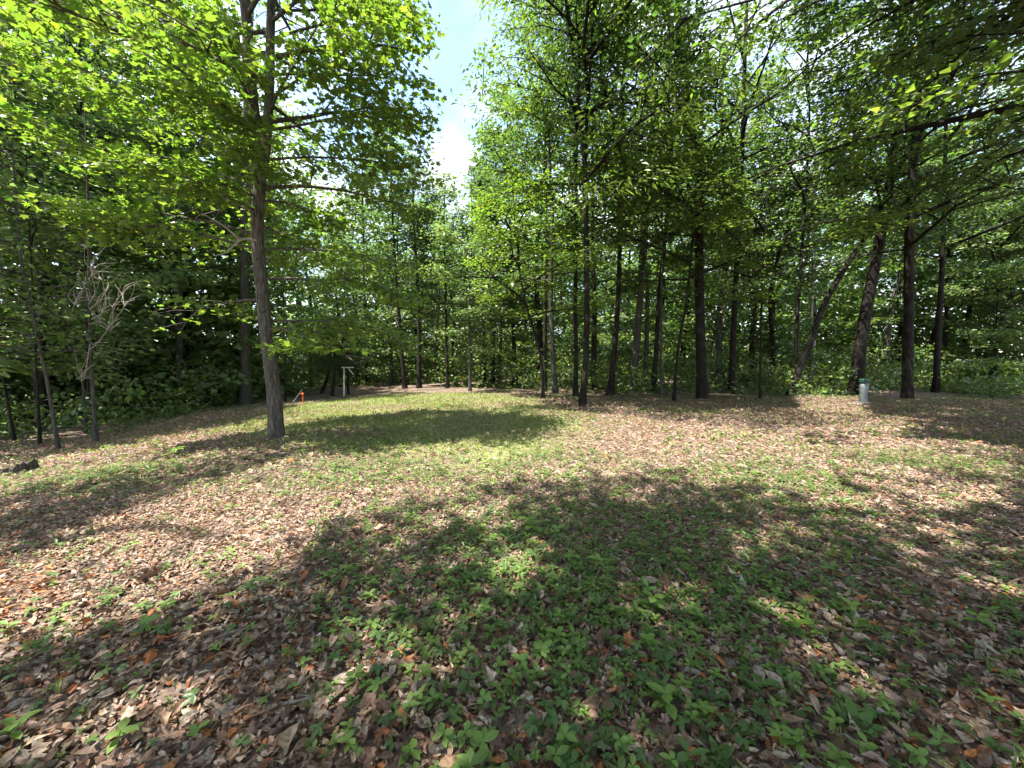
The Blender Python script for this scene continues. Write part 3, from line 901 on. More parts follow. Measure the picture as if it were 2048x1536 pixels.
T('hardwood_tree', 'black trunk deep in shade at the right, behind the brown one', [(1890, 768), (1892, 650), (1896, 540)], 12, z0=5, R=3.0, H=18, n=8500, pal='blue', nprim=30, group=G_EDGE)
T('sapling', 'thin dark sapling near the right border of the woods', [(1990, 772), (1993, 650), (1996, 540)], 6, z0=2.8, R=2.6, H=11, n=7000, pal='pale', nprim=28, group=G_EDGE)
T('beech_tree', 'pale crooked trunk low in the bushes at the far right', [(2003, 760), (2012, 722), (2030, 690), (2045, 640)], 9, z0=4, R=2.6, H=14, n=6500, pal='blue', nprim=28, bark=M_BARK_PALE, group=G_EDGE)

# small dark pines at the back left of the lawn
for lab, pth, w in (('small dark pine leaning right behind the orange post', [(643, 787), (656, 750), (662, 705)], 8),
                    ('small dark pine between the leaning pine and the white pole', [(664, 794), (668, 750), (669, 690)], 8),
                    ('small dark pine just right of the white pole', [(697, 789), (695, 740), (700, 670)], 6)):
    T('pine_tree', lab, pth, w, z0=1.3, R=1.0, H=3.9, n=11000, pal='pine', shp=S_NEEDLE, size=.20, nprim=22, flat=.14, spread=.16, tilt=1.2, hang=-.05, flare=.3, group='small pines by the lawn', carve=False)

# trees just outside the picture on the right, whose boughs reach in and shade the foreground
G_NEAR = 'near trees whose boughs reach in from the right'
NEAR = dict(thin=.0, size=.20, group=G_NEAR, nsec=7)
T('oak_tree', 'near tree whose leafy bough hangs into the upper right corner', None, .42, z0=5.0, R=5.2, H=20, n=26000, pal='yellow', nprim=54, at=(10.4, 5.6), bias=(-1, .2, .05), shp=S_RHOMB, hi_scale=1.65, **{**NEAR, 'size': .13})
T('oak_tree', 'near tree beyond the right border, boughs in the upper right', None, .45, z0=6.5, R=7.2, H=21, n=42000, pal='deep', nprim=60, at=(12.4, 8.4), bias=(-1, .3, .2), hi_scale=1.65, **{**NEAR, 'size': .13})
T('oak_tree', 'shade tree standing outside the frame at the right', None, .45, z0=8, R=7.0, H=20, n=26000, pal='mid', nprim=46, at=(12.5, 4.0), bias=(-1, .3, .2), **NEAR)
G_BACK = 'shade trees behind the viewer'
for px_, py_, r_ in [(-4.4, -0.9, 5.2), (0.4, -0.8, 5.8), (4.6, -0.6, 5.8), (-8.6, 1.6, 3.4), (9.5, 0.2, 5.0), (-9.5, -3.5, 4.4)]:
    T('oak_tree', 'shade tree standing behind or beside the viewer, outside the picture', None, .40, z0=7, R=r_, H=19, n=(17000 if px_ > 2 else 18500 if px_ < -4 else 14000) if px_ > -8 else 4500, pal='mid', nprim=50, at=(px_, py_), **{**NEAR, 'group': G_BACK})

# ------------------------------------------------------------------ bare white branches on the sapling
b5 = on_ground(192, 884)
dead = empty('branch_tangle', at_depth(181, 690, b5[1] - .05))
tag(dead, 'tangle of bare bleached branches caught on the slim grey sapling', 'branch')
DEADP = []
for pp in ([(181, 700), (192, 690), (215, 660), (240, 625), (262, 590), (272, 570)], [(181, 620), (195, 605), (212, 580), (225, 560), (247, 545)],
           [(184, 640), (205, 625), (213, 595), (208, 560)], [(180, 600), (170, 570), (158, 600), (152, 560)], [(181, 690), (172, 745), (163, 760), (155, 735), (150, 690)],
           [(178, 560), (188, 540), (200, 560), (190, 600)], [(178, 580), (165, 575), (150, 610), (140, 640)], [(182, 650), (200, 640), (225, 655), (240, 640)],
           [(180, 610), (190, 585), (186, 550), (182, 520)], [(240, 625), (250, 612), (246, 590)], [(225, 645), (228, 615), (240, 600)]):
    DEADP.append(pp)
for i in range(60):
    u0, v0 = DEADP[i % 11][rng.integers(1, 3)]
    a_ = rng.uniform(-2.6, -.4); l_ = rng.uniform(18, 55)
    DEADP.append([(u0, v0), (u0 + l_ * .4 * math.cos(a_) + rng.normal(0, 4), v0 + l_ * .4 * math.sin(a_)), (u0 + l_ * math.cos(a_ + .3), v0 + l_ * math.sin(a_ + .3))])
for pp in DEADP:
    off = rng.uniform(-.35, .35)
    q = [at_depth(u, v, b5[1] - .05 + off * i / len(pp)) + rng.normal(0, .015, 3) for i, (u, v) in enumerate(pp)]
    gb = Geo(); gb.add(*tube(spline(q, 12), np.linspace(.010, .002, 12), 6, .06))
    obj('branch', gb.mesh('branch', M_DEAD, True, np.array(dead.location)), dead)

# ------------------------------------------------------------------ woods behind: copies of a few trees
def far_proto(seed, H, R, n, pal, z0):
    g = Geo()
    P = np.array([[math.sin(i * 1.7 + seed) * .10 * i, math.cos(i * 1.3 + seed) * .10 * i, H * i / 6 - (.15 if i == 0 else 0)] for i in range(7)])
    S = spline(P, 16)
    g.add(*tube(S, .16 * (1 - .8 * np.linspace(0, 1, 16)) + .05 * np.exp(-np.linspace(0, 1, 16) * 30), 8, .03))
    wood, tw, _ = grow(S, z0, H, R, 26, .12, .15, 5)
    for pts, rr, sd in wood:
        if sd == 5: g.add(*tube(pts, rr, 4, cap=False))
    Pp, Rm, Ss, C = leaves_on(tw, n, .12, .26, S_RHOMB, pal, False, .8, .2, .36, .25, lod=False, min_z=.4 - 5)
    V, F, C = scatter(Pp, Rm, Ss, S_RHOMB, C)
    return g.mesh('trunk', M_BARK if seed % 3 else M_BARK_GREY, True), mesh('crown', V, F, M_LEAF, C)


PROTO = [far_proto(0, 17, 3.2, 3600, 'mid', 2.2), far_proto(1, 15, 3.0, 3600, 'blue', 1.8), far_proto(2, 19, 3.4, 3600, 'mid', 2.6),
         far_proto(3, 11, 3.0, 3600, 'pale', 1.2), far_proto(4, 18, 3.2, 3600, 'blue', 3.4)]
spots = []
rs = np.random.default_rng(3)
tries = 0
while len(spots) < 66 and tries < 6000:
    tries += 1
    dist = rs.uniform(17, 46)
    th = rs.uniform(-1.0, 1.0)
    x, y = dist * math.sin(th) * 1.0, dist * math.cos(th)
    if th < -0.5: x, y = x * .62, y * .62
    if not in_woods(np.array([x]), np.array([y]))[0]: continue
    if y < 8: continue
    pu, pv, pf = to_px(np.array([x, y, 0.0]))
    if pv > np.interp(pu, EDGE[:, 0], EDGE[:, 1]) - 6: continue
    if any((x - a) ** 2 + (y - b_) ** 2 < 3.4 for a, b_ in spots): continue
    if 820 < pu < 960 and dist < 24: continue
    if pu > 1840 and dist < 30: continue
    hs = rs.uniform(3, 17, 60); aa = rs.uniform(0, 6.28, 60); rr = rs.uniform(0, 2.6, 60)
    if sun_gap(np.stack([x + rr * np.cos(aa), y + rr * np.sin(aa), hs], -1), flecks=False).mean() > .04: continue
    spots.append((x, y))
WOODS = {}
for k, (x, y) in enumerate(sorted(spots, key=lambda s_: s_[1])):
    tm, cm = PROTO[k % 5]
    pu, pv, pf = to_px(np.array([x, y, 0.0]))
    s = rs.uniform(.85, 1.2)
    if 640 < pu < 1010: s = min(s, 0.034 * pf * (13.5 / (13, 15, 17, 19, 18)[0]) * .55 + .25)
    r = empty('woods_tree', (x, y, float(ground_z(x, y)))); r.scale = (s, s, s); r.rotation_euler = (0, 0, rs.uniform(0, 6.28))
    nb = min(TREES, key=lambda t: abs(to_px(t[1])[0] - pu) if t[1][1] > 6 and 0 < to_px(t[1])[0] < 2048 else 1e9)
    rank = WOODS.setdefault(nb[3], 0); WOODS[nb[3]] += 1
    short = ' '.join(nb[3].replace(',', '').split()[:8])
    tag(r, '%s woods tree deep behind the %s' % (('slim', 'second slim', 'third slim', 'fourth slim', 'fifth slim', 'another slim')[min(rank, 5)], short), 'tree', 'trees deep in the woods')
    obj('trunk', tm, r); obj('crown', cm, r)

# far leafy mass closing the view, and the shrub layer under the trees
def clumps(cx, cy, cz, rad, per, size, pal_mix, shp=S_RHOMB, flat=.5, tilt=.6):
    N = len(cx)
    rep = np.repeat(np.arange(N), per)
    off = rng.normal(0, 1, (len(rep), 3)); off *= (rad[rep] * .55)[:, None]; off[:, 2] *= flat
    P = np.stack([cx[rep], cy[rep], cz[rep]], -1) + off
    P[:, 2] = np.maximum(P[:, 2], ground_z(P[:, 0], P[:, 1]) + .03)
    A = off * np.array([1, 1, .4]) / (rad[rep][:, None]) + rng.normal(0, .5, P.shape)
    cols = np.zeros((len(rep), 3))
    which = rng.integers(0, len(pal_mix), N)[rep]
    for k, p in enumerate(pal_mix):
        s = which == k
        cols[s] = leaf_cols(s.sum(), p, .25)
    S = size[rep] * rng.uniform(.6, 1.3, len(rep))
    return scatter(P, frames(len(P), A, tilt), S, shp, cols)


N = 2100
th = rng.uniform(-1.05, 1.05, N); dist = rng.uniform(38, 62, N)
dist = np.where(th < -.55, dist * .6, dist)
cz = rng.random(N) ** 1.6 * np.where(np.abs(np.tan(th) + .17) < .16, 13, 17)
V, F, C = clumps(dist * np.sin(th), dist * np.cos(th), cz, np.full(N, 2.2), 60, np.full(N, .48), ['mid', 'blue', 'pale', 'mid'])
tag(obj('far_woods', mesh('far_woods', V, F, M_LEAF, C)), 'leafy mass of far woods closing the view', 'woods', None, 'stuff')

xs = rng.uniform(-34, 36, 30000); ys = rng.uniform(5, 40, 30000)
k = in_woods(xs, ys) & (np.abs(xs) < ys * 1.5 + 3)
xs, ys = xs[k], ys[k]
pr = np.clip(1.3 - ys / 40, .12, 1) * (.5 + .5 * (wave(xs, ys, .9, 2.0) > -.15))
k = rng.random(len(xs)) < pr * .42
xs, ys = xs[k], ys[k]
hh = rng.random(len(xs)) ** 1.5 * np.clip(np.where(xs > 1, .35 + (ys - 13) * .2, .5 + (ys - 9) * .22), .35, 3.8)
V, F, C = clumps(xs, ys, ground_z(xs, ys) + hh, np.full(len(xs), .55), 26, np.full(len(xs), .13) * (1 + ys / 45), ['mid', 'yellow', 'pale', 'mid'], S_RHOMB, .4, .6)
tag(obj('undergrowth', mesh('undergrowth', V, F, M_PLANT, C)), 'low green undergrowth covering the floor of the woods', 'undergrowth', None, 'stuff')

def zone(u_, v_):
    col = ('far left', 'left', 'middle', 'right', 'far right')[min(4, max(0, int(u_ / 410)))]
    row = 'bottom edge' if v_ > 1420 else ('lower part' if v_ > 1300 else 'upper part')
    return ', %s, %s' % (col, row)


# ------------------------------------------------------------------ leaf litter
LCOL = np.array([(.35, .275, .215), (.42, .315, .235), (.30, .20, .135), (.15, .092, .060), (.38, .150, .055), (.31, .265, .225), (.47, .375, .285), (.22, .145, .098)])
LW = np.array([.17, .12, .17, .24, .055, .10, .025, .12])


def litter_points(n, ymin, ymax):
    y = np.sqrt(rng.uniform(ymin ** 2, ymax ** 2, n))
    x = rng.uniform(-1.62, 1.62, n) * y
    return x, y


def litter_set(x, y, size, tilt, lift):
    n = len(x)
    P = np.stack([x, y, ground_z(x, y) + rng.uniform(.003, lift, n)], -1)
    a = rng.uniform(0, 6.283, n)
    A = np.stack([np.cos(a), np.sin(a), rng.normal(0, tilt * .6, n)], -1)
    R = frames(n, A, tilt)
    S = size * np.exp(rng.normal(0, .36, n))
    pick_ = rng.choice(len(LCOL), n, p=LW)
    rust = (wave(x, y, 2.9, 5.2) > .2) & (rng.random(n) < .5 * (y < 2.6 + .8 * np.sin(x)) * (x < .5))          # drifts of red-brown oak leaves
    pick_[rust] = rng.choice([2, 4, 3, 7], rust.sum(), p=[.35, .25, .2, .2])
    c = LCOL[pick_] * np.exp(rng.normal(0, .22, (n, 1))) * (1 + rng.normal(0, .05, (n, 3)))
    return P, R, S, np.clip(c, .02, .6)


x, y = litter_points(72000, 1.0, 5.2)
near = litter_set(x, y, .041, .5, .035)
kf = np.clip((near[0][:, 1] - 2.4) / 2.5, 0, 1)[:, None]
near[3][:] = near[3] * (1 - .2 * kf) + np.array([.38, .305, .245]) * .28 * kf  # farther leaves are tinted towards the same pale sunlit tone
u, v, f = to_px(near[0])
vis = (u > 10) & (u < 2038) & (v < 1526) & (v > 0) & (f > .5)
score = np.where(vis, near[2] / np.maximum(f, .3) * (1 + near[0][:, 2]), 0)
order = np.argsort(-score)
bigl, rest = order[:290], order[290:]
Vs, Fs, Cs, n0 = [], [], [], 0
SL_MID = [shape([(0, -.5, .12), (-.2, .05, .16), (0, .02, 0), (.22, .0, .12), (0, .5, .1)], [(0, 2, 1), (0, 3, 2), (1, 2, 4), (2, 3, 4)]),
          shape([(0, -.5, -.1), (-.24, -.1, -.1), (0, .02, .06), (.2, .1, -.14), (0, .5, -.1)], [(0, 2, 1), (0, 3, 2), (1, 2, 4), (2, 3, 4)])]
closer = near[0][rest, 1] < 2.5
groups = [(rest[closer][k::len(S_LITTER)], sh) for k, sh in enumerate(S_LITTER)] + [(rest[~closer][k::2], sh) for k, sh in enumerate(SL_MID)]
for s, sh in groups:
    V, F, C = scatter(near[0][s], near[1][s], near[2][s], sh, near[3][s])
    Vs.append(V); Fs.append(F + n0); Cs.append(C); n0 += len(V)
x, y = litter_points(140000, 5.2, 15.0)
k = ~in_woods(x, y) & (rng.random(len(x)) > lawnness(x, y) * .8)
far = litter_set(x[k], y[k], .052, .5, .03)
far[3][:] = far[3] * .8 + np.array([.38, .305, .245]) * .28      # pale sunlit tone mixed into the far litter colour, more even
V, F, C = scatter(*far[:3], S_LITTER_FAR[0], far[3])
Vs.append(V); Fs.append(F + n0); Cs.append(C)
tag(obj('leaf_litter', mesh('leaf_litter', np.concatenate(Vs), np.concatenate(Fs), M_LITTER, np.concatenate(Cs))), 'layer of dry brown fallen leaves over the clearing floor', 'leaf litter', None, 'stuff')

LNAME = ['grey-brown', 'pinkish tan', 'brown', 'dark brown', 'orange-russet', 'grey', 'pale tan', 'dull brown']
lm = {}
for c in range(len(LCOL)):
    for s, sh in enumerate(S_LITTER):
        lm[c, s] = mesh('fallen_leaf', sh[0], sh[1], M_LITTER, np.repeat(LCOL[c:c + 1] * rng.uniform(.85, 1.15), len(sh[1]), 0))
pick = rng.choice(len(LCOL), len(bigl), p=LW)
for q, k in enumerate(bigl):
    c = int(pick[q])
    o = bpy.data.objects.new('fallen_leaf', lm[c, int(k) % len(S_LITTER)])
    o.matrix_basis = Matrix.Translation(Vector(near[0][k] + np.array([0, 0, .012]))) @ Matrix(near[1][k].tolist()).to_4x4() @ Matrix.Scale(float(near[2][k]), 4)
    link(o)
    tag(o, 'dry %s leaf lying on the near litter' % LNAME[c] + zone(*[float(q_) for q_ in to_px(near[0][k])[:2]]), 'leaf', '%s fallen leaves in the foreground' % LNAME[c])
# a few that stand out
def special_leaf(u, v, size, col, label, sh=3, stand=0.0):
    p = on_ground(u, v)
    o = obj('fallen_leaf', mesh('fallen_leaf', S_LITTER[sh][0], S_LITTER[sh][1], M_LITTER, np.repeat(np.array([col]), len(S_LITTER[sh][1]), 0)))
    o.location = (p[0], p[1], p[2] + .03 + size * .3 * math.sin(stand)); o.scale = (size,) * 3
    o.rotation_euler = (stand, .15, rng.uniform(-.6, .6))
    tag(o, label, 'leaf')
special_leaf(663, 1205, .10, (.55, .38, .18), 'upright yellow-tan leaf standing in the shaded litter', 0, 1.0)
special_leaf(690, 1180, .10, (.22, .12, .05), 'brown curled leaf behind the upright yellow-tan leaf', 2, .7)
special_leaf(1470, 1160, .13, (.40, .37, .32), 'pale bleached oak leaf among green seedlings', 3, .2)
special_leaf(1490, 1178, .12, (.38, .35, .30), 'pale bleached oak leaf nearest the camera of the pair', 4, .3)
special_leaf(580, 925, .18, (.34, .15, .06), 'rust brown leaf on the sunlit ground by the maple', 1, .4)
special_leaf(1215, 916, .16, (.40, .20, .07), 'rust orange leaf beside the sunlit strip right of centre', 1, .3)
special_leaf(300, 1325, .12, (.45, .16, .05), 'bright orange leaf in the dark foreground litter at the left', 1, .2)

# ------------------------------------------------------------------ seedlings, grass, ferns
def ovate(L, W, bendz=-.15):
    V = [(0, 0, 0)]
    for t, w in ((.3, .8), (.6, .95), (.85, .5)):
        V += [(-w * W, t * L, bendz * L * t * t + .12 * W), (0, t * L, bendz * L * t * t), (w * W, t * L, bendz * L * t * t + .12 * W)]
    V.append((0, L, bendz * L))
    F = [(0, 2, 1), (0, 3, 2)]
    for a in (1, 4):
        F += [(a, a + 1, a + 4), (a, a + 4, a + 3), (a + 1, a + 2, a + 5), (a + 1, a + 5, a + 4)]
    F += [(7, 8, 10), (8, 9, 10)]
    return np.array(V, float), np.array(F)


def rot(az, pitch):
    c, s = math.cos(az), math.sin(az); cp, sp = math.cos(pitch), math.sin(pitch)
    Rx = np.array([[1, 0, 0], [0, cp, -sp], [0, sp, cp]])
    Rz = np.array([[c, -s, 0], [s, c, 0], [0, 0, 1]])
    return Rz @ Rx


def stem_tri(h, w=.03):
    a = [(w * math.cos(k * 2.094), w * math.sin(k * 2.094), -.1) for k in range(3)]
    b = [(w * .6 * math.cos(k * 2.094), w * .6 * math.sin(k * 2.094), h) for k in range(3)]
    V = np.array(a + b); F = []
    for k in range(3):
        F += [(k, (k + 1) % 3, 3 + (k + 1) % 3), (k, 3 + (k + 1) % 3, 3 + k)]
    return V, np.array(F)


def plant_proto(kind, seed):
    """List of (part name, V, F) in plant units (1 = plant height)."""
    r = np.random.default_rng(seed)
    parts = []
    if kind == 'seedling':
        parts.append(('stem', *stem_tri(.8)))
        n = r.integers(4, 7)
        for i in range(n):
            V, F = ovate(r.uniform(.6, .95), r.uniform(.19, .26))
            h = .8 if i < 3 else .45
            parts.append(('leaf', V @ rot(i * 2.3 + r.normal(0, .3), r.uniform(-.1, .6)).T + np.array([0, 0, h]), F))
    elif kind == 'creeper':
        parts.append(('stem', *stem_tri(.7)))
        for i in range(5):
            V, F = ovate(r.uniform(.65, .9), .19)
            parts.append(('leaf', V @ rot((i - 2) * .85 + r.normal(0, .1), r.uniform(-.25, .15)).T + np.array([0, 0, .7]), F))
    elif kind == 'rosette':
        for i in range(6):
            V, F = ovate(r.uniform(.9, 1.3), r.uniform(.2, .27), -.35)
            parts.append(('leaf', V @ rot(i * 1.05 + r.normal(0, .2), r.uniform(.5, 1.0)).T, F))
    elif kind == 'grass':
        for i in range(9):
            a = r.uniform(0, 6.28); h = r.uniform(.6, 1.2); b = r.uniform(.15, .6)
            d = np.array([math.cos(a), math.sin(a), 0]); p = np.array([-d[1], d[0], 0]) * .035
            V = np.array([-p, p, d * b * .35 + p * .8 + [0, 0, h * .6], d * b * .35 - p * .8 + [0, 0, h * .6], d * b + [0, 0, h]])
            parts.append(('blade', V, np.array([(0, 1, 2), (0, 2, 3), (3, 2, 4)])))
    elif kind == 'fern':
        for i in range(4):
            Vf, Ff, n = [], [], 0
            R = rot(i * 1.6 + r.normal(0, .2), .75)
            for t in np.linspace(.15, .98, 11):
                for sd in (-1, 1):
                    V, F = S_NARROW
                    L = .34 * math.sin(math.pi * (t * .85 + .12))
                    V2 = (V * np.array([L, L, L])) @ rot(-sd * 1.25, 0).T + np.array([0, t * 1.3, -.45 * t * t])
                    Vf.append(V2 @ R.T); Ff.append(F + n); n += len(V2)
            parts.append(('frond', np.concatenate(Vf), np.concatenate(Ff)))
    return parts


KINDS = ['seedling', 'seedling', 'creeper', 'creeper', 'rosette', 'grass']
PROTOS = [(kd, plant_proto(kd, 10 + i)) for i, kd in enumerate(KINDS)]


def merged(parts):
    V, F, n = [], [], 0
    for _, v_, f_ in parts:
        V.append(v_); F.append(f_ + n); n += len(v_)
    return np.concatenate(V), np.concatenate(F)


def plant_density(x, y):
    P = np.stack([x, y, ground_z(x, y)], -1)
    u, v, f = to_px(P)
    d = .16 + .75 * np.clip(wave(x, y, 2.1, .7) + .1, 0, 1) + .4 * np.clip(wave(x, y, 6.1, 2.7), 0, 1)
    d += .8 * np.exp(-((u - 1250) / 480) ** 2) * np.clip((v - 930) / 200, 0, 1)       # thick patch in front, right of the middle
    d *= np.where((u < 620) & (v > 1000), .27, 1)
    d *= np.where((u > 1750) & (v > 950) & (v < 1250), .6, 1)
    return np.clip(d, 0, 1.1) / 1.1


x, y = litter_points(40000, 1.0, 6.5)
k = rng.random(len(x)) < plant_density(x, y) * .85
x, y = x[k], y[k]
n = len(x)
typ = rng.choice(len(KINDS), n, p=[.31, .25, .18, .14, .015, .105])
hts = np.array([.042, .037, .040, .034, .052, .060])[typ] * np.exp(rng.normal(0, .3, n))
zz = ground_z(x, y) + .012
az = rng.uniform(0, 6.283, n)
pcol = np.array([(.125, .195, .045), (.105, .175, .048), (.092, .155, .048), (.115, .185, .042), (.110, .185, .055), (.14, .20, .06)])[typ] * np.exp(rng.normal(0, .25, (n, 1)))
u, v, f = to_px(np.stack([x, y, zz], -1))
vis = (u > 15) & (u < 2033) & (v < 1530) & (f > .5)
order = np.argsort(-np.where(vis, hts / np.maximum(f, .3), 0))
NBIG = 270
big, rest = order[:NBIG], order[NBIG:]
Vs, Fs, Cs, n0 = [], [], [], 0
def put_plants(sel, protoV, protoF, X, Y, Z, A, Hh, Cc):
    c, s = np.cos(A[sel]), np.sin(A[sel])
    R = np.zeros((len(sel), 3, 3)); R[:, 0, 0] = c; R[:, 0, 1] = -s; R[:, 1, 0] = s; R[:, 1, 1] = c; R[:, 2, 2] = 1
    tl = rng.normal(0, .2, (len(sel), 2)); R[:, 0, 2] = tl[:, 0]; R[:, 1, 2] = tl[:, 1]
    return scatter(np.stack([X[sel], Y[sel], Z[sel]], -1), R, Hh[sel], (protoV, protoF), Cc[sel])
def simple(parts):
    out = []
    for pn, v_, f_ in parts:
        if pn == 'leaf': out.append((pn, v_[[0, 4, 10, 6]], np.array([(0, 3, 2), (0, 2, 1)])))
        elif pn == 'blade': out.append((pn, v_[[0, 1, 4]], np.array([(0, 1, 2)])))
    return out
for t in range(2 * len(KINDS)):
    near_ = t < len(KINDS); t = t % len(KINDS)
    sel = rest[(typ[rest] == t) & ((y[rest] < 2.8) == near_)]
    pv, pf = merged(PROTOS[t][1] if near_ else simple(PROTOS[t][1]))
    V, F, C = put_plants(sel, pv, pf, x, y, zz, az, hts, pcol)
    Vs.append(V); Fs.append(F + n0); Cs.append(C); n0 += len(V)
# farther low plants, simple sprigs
xf, yf = litter_points(26000, 6.5, 17.0)
k = ~in_woods(xf, yf) & (rng.random(len(xf)) < .10 + .45 * np.clip(wave(xf, yf, 1.5, .7) + .2, 0, 1) + .2 * lawnness(xf, yf))
xf, yf = xf[k], yf[k]
A = rng.normal(0, 1, (len(xf), 3)); A[:, 2] = np.abs(A[:, 2]) * .5
P = np.repeat(np.stack([xf, yf, ground_z(xf, yf) + .02], -1), 3, 0)
A = rng.normal(0, 1, P.shape); A[:, 2] = np.abs(A[:, 2]) * .45 + .1
V, F, C = scatter(P, frames(len(P), A, .4), rng.uniform(.04, .085, len(P)), S_RHOMB, np.array([.15, .205, .055]) * np.exp(rng.normal(0, .25, (len(P), 1))))
Vs.append(V); Fs.append(F + n0); Cs.append(C); n0 += len(V)
tag(obj('ground_cover', mesh('ground_cover', np.concatenate(Vs), np.concatenate(Fs), M_PLANT, np.concatenate(Cs))), 'low green seedlings and creepers scattered over the litter', 'ground cover', None, 'stuff')

PLABEL = {'seedling': ('seedling', 'small green seedling with pointed oval leaves in the foreground litter', 'pointed-leaf seedlings in the foreground'),
          'creeper': ('creeper_sprig', 'low green creeper sprig of five fanned leaflets in the foreground', 'creeper sprigs in the foreground'),
          'rosette': ('broadleaf_plant', 'tuft of long broad green leaves rising from the foreground litter', 'broad-leaved tufts in the foreground'),
          'grass': ('grass_tuft', 'small tuft of thin green grass blades in the foreground', 'grass tufts in the foreground')}
pm_cache = {}
for q, k in enumerate(big):
    t = int(typ[k]); kd, parts = PROTOS[t]
    nm, lab, grp = PLABEL[kd]
    ci = q % 4
    if (t, ci) not in pm_cache:
        col = pcol[k]
        pm_cache[t, ci] = [(pn, mesh(pn, v_, f_, M_PLANT, np.tile(col, (len(f_), 1)))) for pn, v_, f_ in parts]
        V, F = merged(parts)
        pm_cache[t, ci, 'all'] = mesh(nm, V, F, M_PLANT, np.tile(col, (len(F), 1)))
    loc = (x[k], y[k], zz[k])
    if q < 70:
        r = empty(nm, loc)
        for pn, me in pm_cache[t, ci]:
            obj(pn, me, r)
    else:
        r = obj(nm, pm_cache[t, ci, 'all'], None, loc)
    r.rotation_euler = (rng.normal(0, .15), rng.normal(0, .15), az[k]); r.scale = (float(hts[k]),) * 3
    tag(r, lab + zone(u[k], v[k]), 'plant', grp)

# fern fronds at the left, bright sprout in the sun, larger leafy plants at bottom right
def one_plant(kind, name, label, u, v, h, col, seed=3, cat='plant'):
    p = on_ground(u, v)
    r = empty(name, p)
    tag(r, label, cat)
    for pn, V, F in plant_proto(kind, seed):
        obj(pn, mesh(pn, V * h, F, M_PLANT, np.array(col) * np.exp(rng.normal(0, .1, (len(F), 1)))), r)
    return r
one_plant('fern', 'fern', 'small bright fern at the left where shade begins', 68, 1312, .10, (.11, .19, .045))
one_plant('fern', 'fern', 'tiny fern at the left border below the sunlit litter', 25, 1345, .06, (.10, .17, .05), 5)
one_plant('seedling', 'sprout', 'bright leafy sprout alone in the sun left of the maple', 350, 917, .22, (.12, .22, .03), 7)
one_plant('rosette', 'broadleaf_plant', 'large broad-leaved plant at the bottom edge right of centre', 1100, 1480, .10, (.085, .17, .05), 8)
one_plant('rosette', 'broadleaf_plant', 'large broad-leaved plant standing lowest of the right-hand clump', 1715, 1460, .10, (.10, .185, .045), 9)
one_plant('seedling', 'broadleaf_plant', 'tall seedling catching sun at the right foreground', 1590, 1270, .10, (.12, .20, .03), 10)
one_plant('seedling', 'broadleaf_plant', 'leafy plant with upright leaves left of the sunlit seedling', 1520, 1400, .10, (.085, .165, .045), 11)
one_plant('rosette', 'broadleaf_plant', 'upright broad-leaved plant in the shade left of the middle', 790, 1250, .08, (.075, .15, .05), 12)
one_plant('grass', 'grass_tuft', 'taller arching grass tuft in a sun fleck at the lower middle', 850, 1335, .12, (.14, .20, .05), 13)

# thin lawn grass
xg, yg = litter_points(600000, 5.0, 20.0)
lw = lawnness(xg, yg)
k = ~in_woods(xg, yg) & (rng.random(len(xg)) < lw * .75 + .03)
xg, yg = xg[k], yg[k]
P = np.stack([xg, yg, ground_z(xg, yg)], -1)
A = rng.normal(0, .45, P.shape); A[:, 2] = 1
S_BLADE = shape([(-.10, 0, 0), (.10, 0, 0), (0, 1, .15)], [(0, 1, 2)])
V, F, C = scatter(P, frames(len(P), A, 1.5, rng.normal(0, 1, P.shape)), rng.uniform(.03, .075, len(P)), S_BLADE, np.array([.26, .29, .11]) * np.exp(rng.normal(0, .28, (len(P), 1))))
tag(obj('grass', mesh('grass', V, F, M_PLANT, C)), 'thin short grass on the sunny lawn of the clearing', 'grass', None, 'stuff')


# ------------------------------------------------------------------ metal pipe with green cap
def ring_surface(profile, sides=36):
    """Lathe: (r, z) pairs -> quads."""
    a = np.linspace(0, 2 * math.pi, sides, endpoint=False)
    V = np.array([[r * math.cos(t), r * math.sin(t), z] for r, z in profile for t in a])
    F = []
    for i in range(len(profile) - 1):
        for j in range(sides):
            F.append((i * sides + j, i * sides + (j + 1) % sides, (i + 1) * sides + (j + 1) % sides, (i + 1) * sides + j))
    return V, np.array(F)


M_STEEL = plain('galvanised_steel', (0.15, 0.17, 0.175), 0.55, 0.35, .3, 14, .5)
M_GREEN = plain('green_painted_cap', (0.012, 0.075, 0.048), 0.45, 0, .15, 20, .5)
M_BOLT = plain('bolt_steel', (.35, .35, .34), .4, .8, .1)
pb_ = on_ground(1726, 806)
K = pb_[1] / FPX
pipe = empty('well_pipe', pb_)
tag(pipe, 'upright galvanised steel well pipe with dark green cap', 'pipe')
Hc, Rc = 45 * K, 6.5 * K
V, F = ring_surface([(Rc, -.15), (Rc, Hc * .55), (Rc * 1.004, Hc * .56), (Rc, Hc * .57), (Rc, Hc), (Rc * .9, Hc), (Rc * .9, Hc - .1)])
obj('casing', mesh('casing', V, F, M_STEEL, None, True), pipe)
V, F = ring_surface([(Rc * 1.02, Hc - .055), (Rc * 1.2, Hc - .052), (Rc * 1.22, Hc - .045), (Rc * 1.22, Hc - .008), (Rc * 1.14, Hc - .004), (Rc * 1.14, Hc + .012), (Rc * 1.20, Hc + .015),
                     (Rc * 1.20, Hc + .045), (Rc * 1.12, Hc + .056), (Rc * .5, Hc + .066), (.001, Hc + .068)])
cap = obj('cap', mesh('cap', V, F, M_GREEN, None, False), pipe)
for j in range(6):
    a = j * math.pi / 3 + .3
    V, F = ring_surface([(.014, 0), (.014, .018), (.001, .019)], 6)
    obj('bolt', mesh('bolt', V + np.array([Rc * 1.17 * math.cos(a), Rc * 1.17 * math.sin(a), Hc + .04]), F, M_BOLT), cap)
